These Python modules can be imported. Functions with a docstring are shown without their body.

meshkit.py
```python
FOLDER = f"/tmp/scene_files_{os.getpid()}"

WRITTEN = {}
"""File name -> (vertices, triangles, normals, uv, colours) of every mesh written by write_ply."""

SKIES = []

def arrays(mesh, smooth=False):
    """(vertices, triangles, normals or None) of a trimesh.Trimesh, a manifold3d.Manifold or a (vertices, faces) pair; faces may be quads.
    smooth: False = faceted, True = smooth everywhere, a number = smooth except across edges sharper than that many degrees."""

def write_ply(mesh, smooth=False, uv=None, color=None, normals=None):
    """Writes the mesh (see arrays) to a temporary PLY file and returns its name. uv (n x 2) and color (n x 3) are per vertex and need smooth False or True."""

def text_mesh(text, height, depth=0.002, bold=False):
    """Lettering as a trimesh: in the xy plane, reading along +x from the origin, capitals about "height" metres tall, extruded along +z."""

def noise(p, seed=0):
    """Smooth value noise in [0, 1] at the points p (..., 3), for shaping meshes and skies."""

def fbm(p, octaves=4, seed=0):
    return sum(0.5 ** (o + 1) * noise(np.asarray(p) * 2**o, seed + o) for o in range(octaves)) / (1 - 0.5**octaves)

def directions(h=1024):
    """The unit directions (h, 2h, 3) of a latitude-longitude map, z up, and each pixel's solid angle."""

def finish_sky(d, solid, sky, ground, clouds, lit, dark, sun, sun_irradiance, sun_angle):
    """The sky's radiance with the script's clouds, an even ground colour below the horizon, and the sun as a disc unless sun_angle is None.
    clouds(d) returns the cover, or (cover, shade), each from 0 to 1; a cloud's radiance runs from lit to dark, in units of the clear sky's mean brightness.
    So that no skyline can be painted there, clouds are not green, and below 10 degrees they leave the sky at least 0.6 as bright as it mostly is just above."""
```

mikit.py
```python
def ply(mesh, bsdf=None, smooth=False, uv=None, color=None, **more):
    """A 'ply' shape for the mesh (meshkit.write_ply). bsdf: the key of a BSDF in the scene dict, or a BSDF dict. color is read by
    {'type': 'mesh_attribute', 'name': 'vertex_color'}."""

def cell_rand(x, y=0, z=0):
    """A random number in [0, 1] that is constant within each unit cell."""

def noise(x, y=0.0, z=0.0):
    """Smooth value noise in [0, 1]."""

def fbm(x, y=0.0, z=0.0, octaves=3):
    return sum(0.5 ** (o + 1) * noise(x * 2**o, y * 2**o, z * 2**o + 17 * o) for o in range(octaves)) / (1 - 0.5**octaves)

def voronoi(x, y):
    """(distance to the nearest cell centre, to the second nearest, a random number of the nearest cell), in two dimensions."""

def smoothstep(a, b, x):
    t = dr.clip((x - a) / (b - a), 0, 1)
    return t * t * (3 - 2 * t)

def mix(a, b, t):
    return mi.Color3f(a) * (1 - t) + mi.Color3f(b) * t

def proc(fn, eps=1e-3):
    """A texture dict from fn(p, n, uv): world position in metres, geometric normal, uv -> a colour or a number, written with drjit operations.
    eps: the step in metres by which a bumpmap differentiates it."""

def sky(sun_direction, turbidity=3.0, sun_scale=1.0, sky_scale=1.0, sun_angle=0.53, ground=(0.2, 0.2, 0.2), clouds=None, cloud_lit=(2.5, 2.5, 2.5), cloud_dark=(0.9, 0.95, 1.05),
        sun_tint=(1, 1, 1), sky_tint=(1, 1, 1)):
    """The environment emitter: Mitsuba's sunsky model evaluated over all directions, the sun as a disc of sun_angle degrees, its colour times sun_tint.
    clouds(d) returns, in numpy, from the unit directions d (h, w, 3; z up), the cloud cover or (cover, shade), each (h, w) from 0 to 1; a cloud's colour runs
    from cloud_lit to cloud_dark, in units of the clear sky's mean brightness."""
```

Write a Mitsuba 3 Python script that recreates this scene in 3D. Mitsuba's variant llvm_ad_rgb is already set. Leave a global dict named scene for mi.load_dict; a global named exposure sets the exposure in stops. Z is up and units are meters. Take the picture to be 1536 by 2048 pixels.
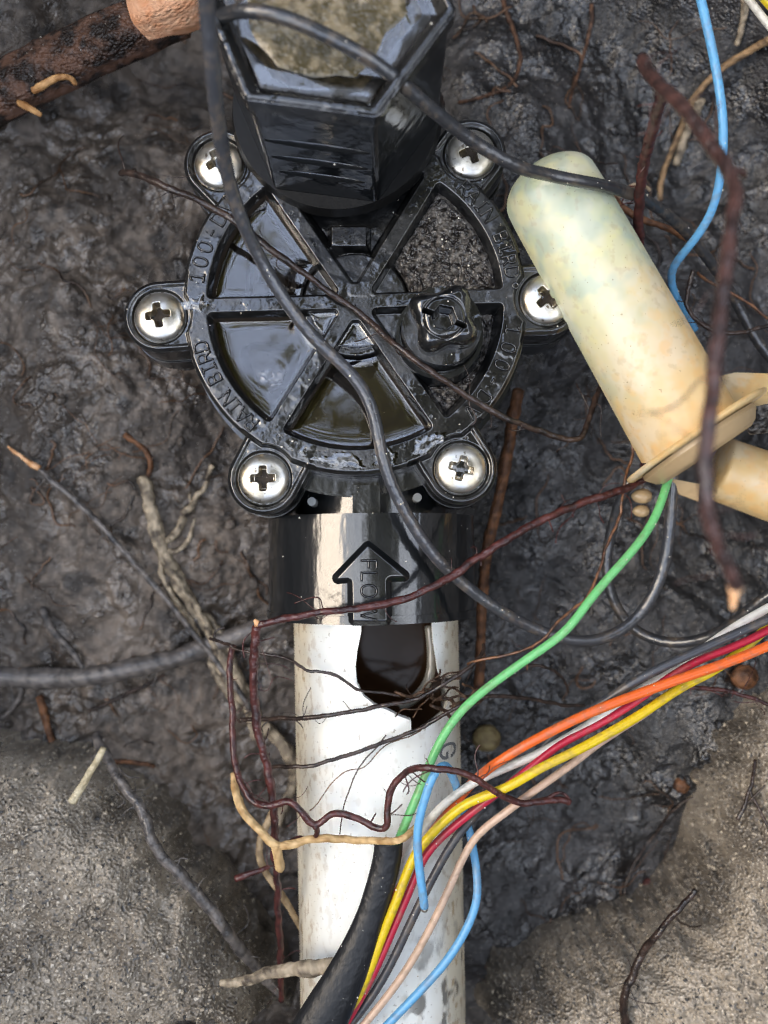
import math, random
import numpy as np, trimesh, shapely, manifold3d as m3
import drjit as dr, mitsuba as mi
import mikit, meshkit
from scipy.spatial import Delaunay
from scipy.interpolate import make_interp_spline, RBFInterpolator
from shapely.geometry import Polygon, Point, LineString, MultiPoint
from mikit import noise, fbm, voronoi, cell_rand, smoothstep, mix

T = mi.ScalarTransform4f
MM = 0.001
random.seed(7); rng = np.random.default_rng(7)
scene, labels = {}, {}

# ------------------------------------------------------------------ camera, sky, exposure
F = 1750.0                                   # focal length in pixels of the 1536 x 2048 photograph
CAM = np.array([0.0, 0.0, 155.0])            # mm above the valve lid
TILT = math.atan(76 / F)
FWD = np.array([0, math.sin(TILT), -math.cos(TILT)])
UP = np.array([0, math.cos(TILT), math.sin(TILT)])
RIGHT = np.cross(FWD, UP)
scene['camera'] = {'type': 'thinlens', 'fov': 2 * math.degrees(math.atan(768 / F)), 'fov_axis': 'x', 'aperture_radius': 0.0011, 'focus_distance': 0.1545,
                   'near_clip': 0.005, 'far_clip': 200.0,
                   'to_world': T().look_at(origin=(CAM * MM).tolist(), target=((CAM + FWD * 100) * MM).tolist(), up=UP.tolist())}
exposure = 2.78

def sky_clouds(d):
    z = np.maximum(d[..., 2], 0.05)
    q = np.stack([d[..., 0] / (z + 0.4) * 2.2 + 3.1, d[..., 1] / (z + 0.4) * 2.2 + 1.7, 0 * z], -1)
    n = meshkit.fbm(q + [0.9, 0.5, 0], 5, 3)
    cover = np.clip((n - 0.40) / 0.22, 0, 1)
    return 0.36 + 0.6 * cover, np.clip((n - 0.55) * 2.0, 0, 1) * 0.5
scene['sky'] = mikit.sky((-0.70, 0.05, 0.72), turbidity=3, sun_scale=0.18, sun_angle=30, sky_scale=2.6, sky_tint=(0.97, 1.0, 1.04), clouds=sky_clouds, sun_tint=(1.0, 0.95, 0.87), cloud_lit=(2.0, 2.08, 2.22), cloud_dark=(1.6, 1.68, 1.82))

def P(px, py, z=0.0):
    """Where the ray through a point of the photograph meets the level z (mm)."""
    d = FWD * F + RIGHT * (px - 768) - UP * (py - 1024)
    return CAM + d * ((z - CAM[2]) / d[2])
def XY(px, py, z=0.0):
    return P(px, py, z)[:2]

# ------------------------------------------------------------------ materials
def bsdf(name, **k):
    bump = k.pop('bump', None)
    two = k.pop('two', True)
    d = {'type': 'principled', **k}
    if bump is not None:
        fn, sc, eps = bump
        d = {'type': 'bumpmap', 'arbitrary': mikit.proc(fn, eps), 'scale': sc, 'nested': d}
        d = {'type': 'bumpmap', 'tex': d['arbitrary'], 'scale': sc, 'bsdf': d['nested']}
    scene[name] = {'type': 'twosided', 'b': d} if two else d
def rgb(*c): return {'type': 'rgb', 'value': list(c)}
VC = {'type': 'mesh_attribute', 'name': 'vertex_color'}

def ground_col(p, n, uv):
    q = p * 1000
    a = fbm(q.x * 0.05, q.y * 0.05, q.z * 0.05, 4)
    b = fbm(q.x * 0.5 + 9, q.y * 0.5, q.z * 0.5, 3)
    side = smoothstep(10.0, -40.0, q.x + 14 * (a - 0.5)) 
    c = mix((0.007, 0.0068, 0.0072), (0.038, 0.029, 0.022), side)
    c = mix(c, mix((0.034, 0.032, 0.033), (0.140, 0.111, 0.087), side), smoothstep(0.40, 0.66, 0.55 * a + 0.45 * b))
    c = mix(c, mi.Color3f(0.012, 0.010, 0.009), smoothstep(0.6, 0.75, fbm(q.x * 0.16 + 4, q.y * 0.16, q.z * 0.16, 3)) * 0.8)
    g = cell_rand(q.x * 3.3, q.y * 3.3, 2)
    return mix(c, mi.Color3f(0.20, 0.18, 0.155), dr.select(g > 0.978, 0.55, 0.0))
def ground_rough(p, n, uv):
    q = p * 1000
    return 0.20 + 0.14 * smoothstep(10.0, -40.0, q.x) + 0.42 * smoothstep(0.4, 0.62, fbm(q.x * 0.14, q.y * 0.14, q.z * 0.14, 3))
def ground_bump(p, n, uv):
    q = p * 1000
    return 0.6 * fbm(q.x * 0.9, q.y * 0.9, q.z * 0.9, 3) + 0.55 * fbm(q.x * 3.0, q.y * 3.0, q.z * 3.0, 2)
bsdf('m_ground', base_color=mikit.proc(ground_col), roughness=mikit.proc(ground_rough), specular=1.0, bump=(ground_bump, 0.0006, 1.2e-4))

def rock_col(p, n, uv):
    q = p * 1000
    a = fbm(q.x * 0.07, q.y * 0.07, q.z * 0.07, 4)
    g = noise(q.x * 2.1, q.y * 2.1, q.z * 2.1)
    h = noise(q.x * 1.3 + 40, q.y * 1.3, q.z * 1.3)
    c = mix((0.140, 0.117, 0.090), (0.340, 0.290, 0.225), smoothstep(0.33, 0.64, a))
    c = mix(c, mi.Color3f(0.55, 0.49, 0.40), smoothstep(0.70, 0.86, g))
    c = mix(c, mi.Color3f(0.055, 0.048, 0.040), smoothstep(0.30, 0.14, g) * 0.8)
    c = mix(c, mi.Color3f(0.07, 0.075, 0.08), smoothstep(0.80, 0.88, h) * 0.75)
    wet = smoothstep(-24.0, -40.0, q.z + 10 * (a - 0.5))
    return c * (1 - 0.4 * wet)
def rock_bump(p, n, uv):
    q = p * 1000
    return 0.7 * noise(q.x * 2.1, q.y * 2.1, q.z * 2.1) + fbm(q.x * 0.6, q.y * 0.6, q.z * 0.6, 4)
bsdf('m_rock', base_color=mikit.proc(rock_col), roughness=0.42, specular=0.6, bump=(rock_bump, 0.0010, 1e-4))

def black_rough(p, n, uv):
    q = p * 1000
    a = fbm(q.x * 0.22, q.y * 0.22, q.z * 0.22, 3)
    return mix(mi.Color3f(0.09), mi.Color3f(0.36), smoothstep(0.42, 0.62, a)).x
def black_col(p, n, uv):
    q = p * 1000
    a = fbm(q.x * 0.35 + 5, q.y * 0.35, q.z * 0.35, 3)
    return mix((0.003, 0.0033, 0.0036), (0.014, 0.014, 0.014), smoothstep(0.5, 0.75, a))
def wet_bump(p, n, uv):
    q = p * 1000
    return smoothstep(0.42, 0.66, fbm(q.x * 0.30, q.y * 0.30, q.z * 0.30, 3)) + 0.22 * fbm(q.x * 2.6, q.y * 2.6, q.z * 2.6, 2)
bsdf('m_black', base_color=mikit.proc(black_col), roughness=mikit.proc(black_rough), eta=1.75, clearcoat=1.0, clearcoat_gloss=0.985, bump=(wet_bump, 0.00013, 1e-4))
def gloss_bump(p, n, uv):
    q = p * 1000
    return fbm(q.x * 0.40, q.y * 0.10, q.z * 0.40, 3) + 0.06 * fbm(q.x * 2.5, q.y * 2.5, q.z * 2.5, 2)
bsdf('m_gloss', base_color=rgb(0.004, 0.005, 0.006), roughness=0.13, eta=1.7, clearcoat=1.0, clearcoat_gloss=0.98, bump=(gloss_bump, 0.00016, 1.5e-4))

def screw_col(p, n, uv):
    q = p * 1000
    a = fbm(q.x * 0.5, q.y * 0.5, q.z * 0.5, 3)
    c = mix((0.66, 0.63, 0.56), (0.50, 0.44, 0.33), smoothstep(0.45, 0.7, a))
    return mix(c, mi.Color3f(0.22, 0.18, 0.13), smoothstep(0.66, 0.78, fbm(q.x * 1.4 + 3, q.y * 1.4, q.z, 3)))
def screw_rough(p, n, uv):
    q = p * 1000
    return 0.20 + 0.22 * fbm(q.x * 0.9, q.y * 0.9, q.z * 0.9, 3)
bsdf('m_screw', base_color=mikit.proc(screw_col), metallic=1.0, roughness=mikit.proc(screw_rough))

def pvc_col(p, n, uv):
    q = p * 1000
    x = q.x + 1.2
    a = fbm(q.x * 0.16, q.y * 0.05, q.z * 0.16, 4)
    b = fbm(q.x * 0.9 + 2, q.y * 0.6, q.z * 0.9, 3)
    c = mi.Color3f(0.78, 0.80, 0.76)
    edge = smoothstep(9.5, 16.5, dr.abs(x) + 7 * (a - 0.5))
    c = mix(c, mi.Color3f(0.50, 0.42, 0.27), edge * 0.75)
    c = mix(c, mi.Color3f(0.34, 0.24, 0.13), smoothstep(0.54, 0.72, b) * (0.16 + 0.6 * edge))
    sp = noise(q.x * 2.6, q.y * 2.6, q.z * 2.6)
    c = mix(c, mi.Color3f(0.22, 0.17, 0.11), smoothstep(0.84, 0.92, sp) * 0.55)
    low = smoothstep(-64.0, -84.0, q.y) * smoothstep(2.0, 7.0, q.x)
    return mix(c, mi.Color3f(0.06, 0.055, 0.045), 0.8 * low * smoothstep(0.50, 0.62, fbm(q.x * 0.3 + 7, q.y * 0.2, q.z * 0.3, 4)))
bsdf('m_pvc', base_color=mikit.proc(pvc_col), roughness=0.30, specular=0.5, clearcoat=0.4, clearcoat_gloss=0.9)

def wire_bump(p, n, uv):
    q = p * 1000
    return fbm(q.x * 0.8, q.y * 0.8, q.z * 0.8, 3)
bsdf('m_wire', base_color=VC, roughness=0.33, specular=0.5, bump=(wire_bump, 0.00012, 1.5e-4))
bsdf('m_rubber', base_color=VC, roughness=0.27, specular=1.0, bump=(wire_bump, 0.00018, 1.5e-4))
bsdf('m_dull', base_color=VC, roughness=0.42, specular=0.4, bump=(wire_bump, 0.00025, 1.5e-4))
def root_bump(p, n, uv):
    q = p * 1000
    return fbm(q.x * 2.2, q.y * 2.2, q.z * 2.2, 3)
bsdf('m_root', base_color=VC, roughness=0.30, specular=0.6, bump=(root_bump, 0.00022, 1e-4))
bsdf('m_dryroot', base_color=VC, roughness=0.55, specular=0.4, bump=(root_bump, 0.0004, 1e-4))
bsdf('m_shine', base_color=rgb(0.006, 0.0065, 0.007), roughness=0.16, eta=1.9, clearcoat=1.0, clearcoat_gloss=0.97)
bsdf('m_mud_and_dulling', base_color=rgb(0.020, 0.014, 0.009), roughness=0.55, specular=0.25)  # slot mud, and the added sheets that dull the lid floors under water
bsdf('m_matt', base_color=rgb(0.006, 0.006, 0.006), roughness=0.42, specular=0.3)
scene['m_drop'] = {'type': 'dielectric', 'int_ior': 1.33, 'ext_ior': 1.0}

def silt_col(p, n, uv):
    q = p * 1000
    a = fbm(q.x * 1.2, q.y * 1.2, q.z, 3)
    return mix((0.014, 0.012, 0.011), (0.125, 0.112, 0.098), smoothstep(0.38, 0.75, a))
def silt_bump(p, n, uv):
    q = p * 1000
    return fbm(q.x * 1.9, q.y * 1.9, q.z, 3)
bsdf('m_silt', base_color=mikit.proc(silt_col), roughness=0.16, eta=1.7, bump=(silt_bump, 0.0016, 1e-4))
def resin_col(p, n, uv):
    q = p * 1000
    a = fbm(q.x * 0.6, q.y * 0.6, q.z, 3)
    return mix((0.060, 0.048, 0.022), (0.19, 0.155, 0.095), smoothstep(0.35, 0.7, a))
bsdf('m_resin', base_color=mikit.proc(resin_col), roughness=0.22, specular=0.6, bump=(silt_bump, 0.00025, 1e-4))
scene['m_water'] = {'type': 'dielectric', 'int_ior': 2.1, 'ext_ior': 1.0}
bsdf('m_murk', base_color=rgb(0.040, 0.019, 0.009), roughness=0.10, specular=0.2)
def grain_col(p, n, uv):
    q = p * 1000
    return mix((0.80, 0.76, 0.68), (0.36, 0.29, 0.21), cell_rand(q.x * 1.5, q.y * 1.5, q.z * 1.5))
bsdf('m_grain', base_color=mikit.proc(grain_col), roughness=0.4, specular=0.5)
bsdf('m_print', base_color=rgb(0.16, 0.17, 0.17), roughness=0.5)
def gel_col(p, n, uv):
    q = p * 1000
    a = fbm(q.x * 0.15 + 3, q.y * 0.15, q.z * 0.15, 4)
    b = fbm(q.x * 0.20 + 13, q.y * 0.20, q.z * 0.20, 3)
    e = fbm(q.x * 0.5 + 23, q.y * 0.5, q.z * 0.5, 3)
    t = smoothstep(18.0, 42.0, q.x - 0.35 * q.y + 16 * (a - 0.5))
    c = mix((0.54, 0.525, 0.33), (0.58, 0.41, 0.19), t)
    c = mix(c, mi.Color3f(0.30, 0.40, 0.34), smoothstep(0.44, 0.66, b) * (1 - t) * 0.6)
    c = mix(c, mi.Color3f(0.62, 0.60, 0.22), smoothstep(0.45, 0.70, e) * (1 - t) * 0.22)
    c = mix(c, mi.Color3f(0.62, 0.62, 0.55), smoothstep(0.44, 0.66, a) * 0.32)
    c = mix(c, mi.Color3f(0.62, 0.36, 0.12), smoothstep(0.45, 0.70, e) * t * 0.45)
    s = noise(q.x * 2.3 + 5, q.y * 2.3, q.z * 2.3)
    c = mix(c, mi.Color3f(0.20, 0.13, 0.06), smoothstep(0.90, 0.96, s) * 0.5)
    return mix(c, mi.Color3f(0.33, 0.24, 0.13), smoothstep(0.58, 0.76, fbm(q.x * 0.8 + 60, q.y * 0.8, q.z * 0.8, 3)) * 0.22)
bsdf('m_gel', base_color=mikit.proc(gel_col), roughness=0.32, specular=0.5, clearcoat=0.5, clearcoat_gloss=0.85)
scene['m_leaf'] = {'type': 'principledthin', 'base_color': rgb(0.30, 0.26, 0.09), 'roughness': 0.5, 'diff_trans': 0.9, 'spec_trans': 0.0}
bsdf('m_flap', base_color=rgb(0.38, 0.27, 0.145), roughness=0.28, specular=0.5, clearcoat=0.4)
def bark_col(p, n, uv):
    q = p * 1000
    a = fbm(q.x * 0.35, q.y * 0.35, q.z * 0.35, 4)
    return mix((0.016, 0.010, 0.007), (0.13, 0.065, 0.040), smoothstep(0.38, 0.68, a))
bsdf('m_bark', base_color=mikit.proc(bark_col), roughness=0.38, specular=0.5, bump=(root_bump, 0.0010, 1.2e-4))
def splinter_col(p, n, uv):
    q = p * 1000
    return mix((0.70, 0.26, 0.10), (0.88, 0.55, 0.34), fbm(q.x * 0.7, q.y * 0.7, q.z * 0.7, 3))
bsdf('m_splinter', base_color=mikit.proc(splinter_col), roughness=0.6, bump=(root_bump, 0.001, 1.2e-4))

# ------------------------------------------------------------------ helpers
def free(key):
    if key not in scene and key not in labels: return key
    i = 1
    while f'{key}_{i:03d}' in scene or f'{key}_{i:03d}' in labels: i += 1
    return f'{key}_{i:03d}'
def thing(name, label, cat, group=None):
    k = free(name); labels[k] = {'label': label, 'category': cat}
    if group: labels[k]['group'] = group
    return k
def mesh_of(m):
    if hasattr(m, 'to_mesh'):
        q = m.to_mesh(); return trimesh.Trimesh(np.array(q.vert_properties[:, :3]), np.array(q.tri_verts), process=False)
    return m
def obj(name, mesh, mat, parent=None, smooth=True, color=None, label=None):
    k = free((parent + '__' if parent else '') + name)
    m = mesh_of(mesh)
    m = trimesh.Trimesh(np.array(m.vertices) * MM, np.array(m.faces), process=False)
    scene[k] = mikit.ply(m, mat, smooth=smooth, color=color)
    if label: labels[k] = {'label': label}
    return k
def tag(k, label=None, cat=None, group=None, kind=None):
    d = labels.setdefault(k, {})
    for a, b in (('label', label), ('category', cat), ('group', group), ('kind', kind)):
        if b: d[a] = b
    return k
def sst(a, b, x):
    t = np.clip((x - a) / (b - a), 0, 1); return t * t * (3 - 2 * t)
def nz(p, f, seed=0, octaves=4):
    return meshkit.fbm(np.asarray(p) * f, octaves, seed)

def sheet(poly, ztop, zbot=None, step=0.3, close=False):
    """A polygon filled with a fine triangle sheet at height ztop(x, y), with a side wall down to zbot."""
    verts, faces, base = [], [], 0
    for g in getattr(poly, 'geoms', [poly]):
        ring = g.exterior.segmentize(step)
        rings = [np.array(ring.coords)[:-1]] + [np.array(h.segmentize(step).coords)[:-1] for h in g.interiors]
        b = np.vstack(rings)
        x0, y0, x1, y1 = g.bounds
        gx, gy = np.meshgrid(np.arange(x0, x1, step), np.arange(y0, y1, step))
        gx = gx + (np.arange(gx.shape[0]) % 2)[:, None] * step * 0.5
        q = np.stack([gx.ravel(), gy.ravel()], 1)
        inner = g.buffer(-0.45 * step)
        q = q[shapely.contains_xy(inner, q[:, 0], q[:, 1])] if not inner.is_empty else q[:0]
        p = np.vstack([b, q])
        tri = Delaunay(p).simplices
        c = p[tri].mean(1)
        tri = tri[shapely.contains_xy(g, c[:, 0], c[:, 1])]
        a = p[tri]
        flip = ((a[:, 1, 0] - a[:, 0, 0]) * (a[:, 2, 1] - a[:, 0, 1]) - (a[:, 1, 1] - a[:, 0, 1]) * (a[:, 2, 0] - a[:, 0, 0])) < 0
        tri[flip] = tri[flip][:, ::-1]
        z = np.asarray(ztop(p[:, 0], p[:, 1])) + np.zeros(len(p))
        verts.append(np.column_stack([p, z])); faces.append(tri + base); base += len(p)
        if zbot is not None:
            o = 0
            for r in rings:
                n = len(r); i = np.arange(n); j = (i + 1) % n
                zt = z[o:o + n]; o += n
                verts += [np.column_stack([r, zt]), np.column_stack([r, np.full(n, zbot)])]
                if shapely.LinearRing(r).is_ccw == (o == len(rings[0])):
                    f = np.vstack([np.stack([i, i + n, j + n], 1), np.stack([i, j + n, j], 1)])
                else:
                    f = np.vstack([np.stack([i, j + n, i + n], 1), np.stack([i, j, j + n], 1)])
                faces.append(f + base); base += 2 * n
            if close:
                verts.append(np.column_stack([p, np.full(len(p), zbot)])); faces.append(tri[:, ::-1] + base); base += len(p)
    return trimesh.Trimesh(np.vstack(verts), np.vstack(faces), process=False)

def spline(pts, step=0.5):
    p = np.array([P(*q) if len(q) == 3 else q for q in pts], float)
    if len(p) == 2: p = np.array([p[0], (p[0] + p[1]) / 2, p[1]])
    t = np.r_[0, np.cumsum(np.sqrt(np.linalg.norm(np.diff(p, axis=0), axis=1)))]
    s = make_interp_spline(t, p, k=3 if len(p) > 3 else 2)
    L = np.linalg.norm(np.diff(p, axis=0), axis=1).sum()
    tt = np.linspace(0, t[-1], max(4, int(L / step * 1.5)))
    c = s(tt)
    l = np.r_[0, np.cumsum(np.linalg.norm(np.diff(c, axis=0), axis=1))]
    u = np.linspace(0, l[-1], max(4, int(l[-1] / step)))
    return np.column_stack([np.interp(u, l, c[:, k]) for k in range(3)])

def frames(c):
    t = np.gradient(c, axis=0); t /= np.linalg.norm(t, axis=1, keepdims=True) + 1e-12
    a = np.zeros_like(c)
    v = np.cross(t[0], [0.3, 0.2, 0.9]); a[0] = v / np.linalg.norm(v)
    for i in range(1, len(c)):
        v = a[i - 1] - t[i] * (a[i - 1] @ t[i]); a[i] = v / np.linalg.norm(v)
    return t, a, np.cross(t, a)

def sweep(c, r, sides=12, cap=True, flat=None):
    """A tube round the curve c with radius r per point (or n x sides); flat = (wide, high) squashes it across the level."""
    t, a, b = frames(c)
    if flat:
        b = np.tile([0, 0, 1.0], (len(c), 1)) - t * t[:, 2:]; b /= np.linalg.norm(b, axis=1, keepdims=True); a = np.cross(b, t)
    ang = np.arange(sides) * 2 * np.pi / sides
    r = np.broadcast_to(np.asarray(r, float).reshape(len(c), -1) if np.ndim(r) else np.full((len(c), 1), r), (len(c), sides))
    fa, fb = flat or (1, 1)
    v = c[:, None] + r[..., None] * (np.cos(ang)[None, :, None] * a[:, None] * fa + np.sin(ang)[None, :, None] * b[:, None] * fb)
    n = len(c)
    i, j = np.meshgrid(np.arange(n - 1), np.arange(sides), indexing='ij'); i, j = i.ravel(), j.ravel(); k = (j + 1) % sides
    f = np.vstack([np.stack([i * sides + j, i * sides + k, (i + 1) * sides + k], 1), np.stack([i * sides + j, (i + 1) * sides + k, (i + 1) * sides + j], 1)])
    v = v.reshape(-1, 3)
    if cap:
        e = np.vstack([c[0] - t[0] * r[0].mean() * 0.35, c[-1] + t[-1] * r[-1].mean() * 0.35])
        j = np.arange(sides); k = (j + 1) % sides
        f = np.vstack([f, np.stack([k, j, np.full(sides, len(v))], 1), np.stack([j + (n - 1) * sides, k + (n - 1) * sides, np.full(sides, len(v) + 1)], 1)])
        v = np.vstack([v, e])
    return trimesh.Trimesh(v, f, process=False)

def join(ms): return trimesh.util.concatenate([mesh_of(m) for m in ms])

ROCKS = []
TOPS = []          # meshes on which sand grains may lie
def wire(name, pts, r, col, label, cat='wire', mat='m_wire', group=None, sides=16, dirt=0.4):
    r = r * (0.61 if mat == 'm_wire' else 0.84)
    c = spline(pts, 0.5)
    m = sweep(c, r, sides)
    n1 = nz(m.vertices, 0.35, 5)[:, None]; n2 = nz(m.vertices, 1.4, 9)[:, None]
    k = np.clip((n1 * 0.5 + n2 * 0.5 - 0.51) / 0.12, 0, 1) * dirt
    colr = 0.78 * np.array(col)[None] * (0.9 + 0.2 * n1) * (1 - k) + np.array([0.16, 0.12, 0.08]) * k
    TOPS.append(m)
    return tag(obj(name, m, mat, color=colr), label, cat, group)

def root_mesh(pts, r0, r1=None, jit=0.25, knob=0.22, seed=0, sides=10):
    c = spline(pts, max(0.35, 0.4 * r0))
    s = np.linspace(0, 1, len(c))
    c = c + jit * (np.stack([meshkit.fbm(np.stack([s * 0 + seed * 3.1 + 50 * q, np.arange(len(c)) * 0.35 * 0.4, s * 0], 1) , 3, seed + q) for q in range(3)], 1) - 0.5) * 2
    r = r0 + ((r1 if r1 is not None else r0) - r0) * s
    t, a, b = frames(c)
    ang = np.arange(sides) * 2 * np.pi / sides
    q = c[:, None] + (np.cos(ang)[None, :, None] * a[:, None] + np.sin(ang)[None, :, None] * b[:, None]) * r[:, None, None]
    ln = np.r_[0, np.cumsum(np.linalg.norm(np.diff(c, axis=0), axis=1))] * 0.22 / max(r0, 0.3)
    sp = np.stack([np.broadcast_to(np.cos(ang) * 1.1, (len(c), sides)), np.broadcast_to(np.sin(ang) * 1.1, (len(c), sides)), np.broadcast_to(ln[:, None], (len(c), sides))], -1)
    k = 1 + knob * 2.2 * (meshkit.fbm(sp + seed * 7.3, 4, seed) - 0.5)
    k *= 1 + 0.5 * knob * np.maximum(0, meshkit.noise(np.stack([np.arange(len(c)) * 0.22, s * 0 + seed, s * 0], 1), seed + 3) - 0.6)[:, None] * 2.5
    return sweep(c, r[:, None] * k, sides)
RED = ((0.022, 0.008, 0.008), (0.085, 0.024, 0.020))
DARK = ((0.010, 0.007, 0.006), (0.045, 0.027, 0.020))
TAN = ((0.30, 0.17, 0.06), (0.62, 0.44, 0.22))
PALE = ((0.07, 0.055, 0.04), (0.46, 0.38, 0.27))
RUST = ((0.045, 0.020, 0.010), (0.20, 0.088, 0.038))
GREY = ((0.035, 0.033, 0.033), (0.17, 0.15, 0.135))
def root_color(m, pal, seed=0, f=0.8):
    n = np.clip((nz(m.vertices, f, seed, 4) - 0.32) / 0.36, 0, 1)[:, None]
    return np.array(pal[0]) * (1 - n) + np.array(pal[1]) * n
def root(pts, r0, r1, pal, label, branches=(), name='root', cat='root', seed=None, jit=0.25, knob=0.22, mat='m_root', tip=None):
    f_ = 0.72 if mat == 'm_root' else 0.85
    r0, r1 = r0 * f_, r1 * f_; branches = [(b[0], b[1] * f_, b[2] * f_) for b in branches]
    seed = len(scene) if seed is None else seed
    ms = [root_mesh(pts, r0, r1, jit, knob, seed)]
    k = free(name)
    m = ms[0]
    obj(name, m, mat, color=root_color(m, pal, seed)); None
    tag(k, label, cat)
    if r0 > 0.4 and mat == 'm_root' and len(pts) > 3:
        hs = []
        rr_ = np.random.default_rng(seed + 5)
        c = spline(pts, 0.5)
        for w in range(int(6 + len(c) * 0.09)):
            p0 = c[rr_.integers(2, len(c) - 2)]
            d = rr_.normal(0, 1, 3); d[2] *= 0.35; d /= np.linalg.norm(d)
            Lh = rr_.uniform(1.5, 6.5); k1 = rr_.normal(0, 0.3, 3)
            hs.append(sweep(spline([p0 + d * Lh * u + k1 * Lh * u * u + rr_.normal(0, 0.08 * Lh, 3) * (u > 0) - [0, 0, 0.25 * Lh * u * u] for u in (0, 0.3, 0.6, 1.0)], 0.4), 0.05 + 0.09 * rr_.random(), 5))
        hm_ = join(hs)
        kk_ = obj('root_hair', hm_, mat, k, color=root_color(hm_, pal, seed)); labels[kk_] = {'kind': 'stuff'}
    for q, (bp, b0, b1) in enumerate(branches):
        bm = root_mesh(bp, b0, b1, jit * 0.8, knob, seed + 11 + q, 8)
        obj('branch', bm, mat, k, color=root_color(bm, pal, seed + q))
    if tip:
        bm = root_mesh(tip, r1 * 0.9, r1 * 0.35, 0.3, 0.5, seed + 77, 8)
        obj('broken_tip', bm, 'm_dryroot', k, color=root_color(bm, ((0.5, 0.22, 0.08), (0.8, 0.5, 0.28)), seed), label='pale orange broken tip')
    return k

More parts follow.
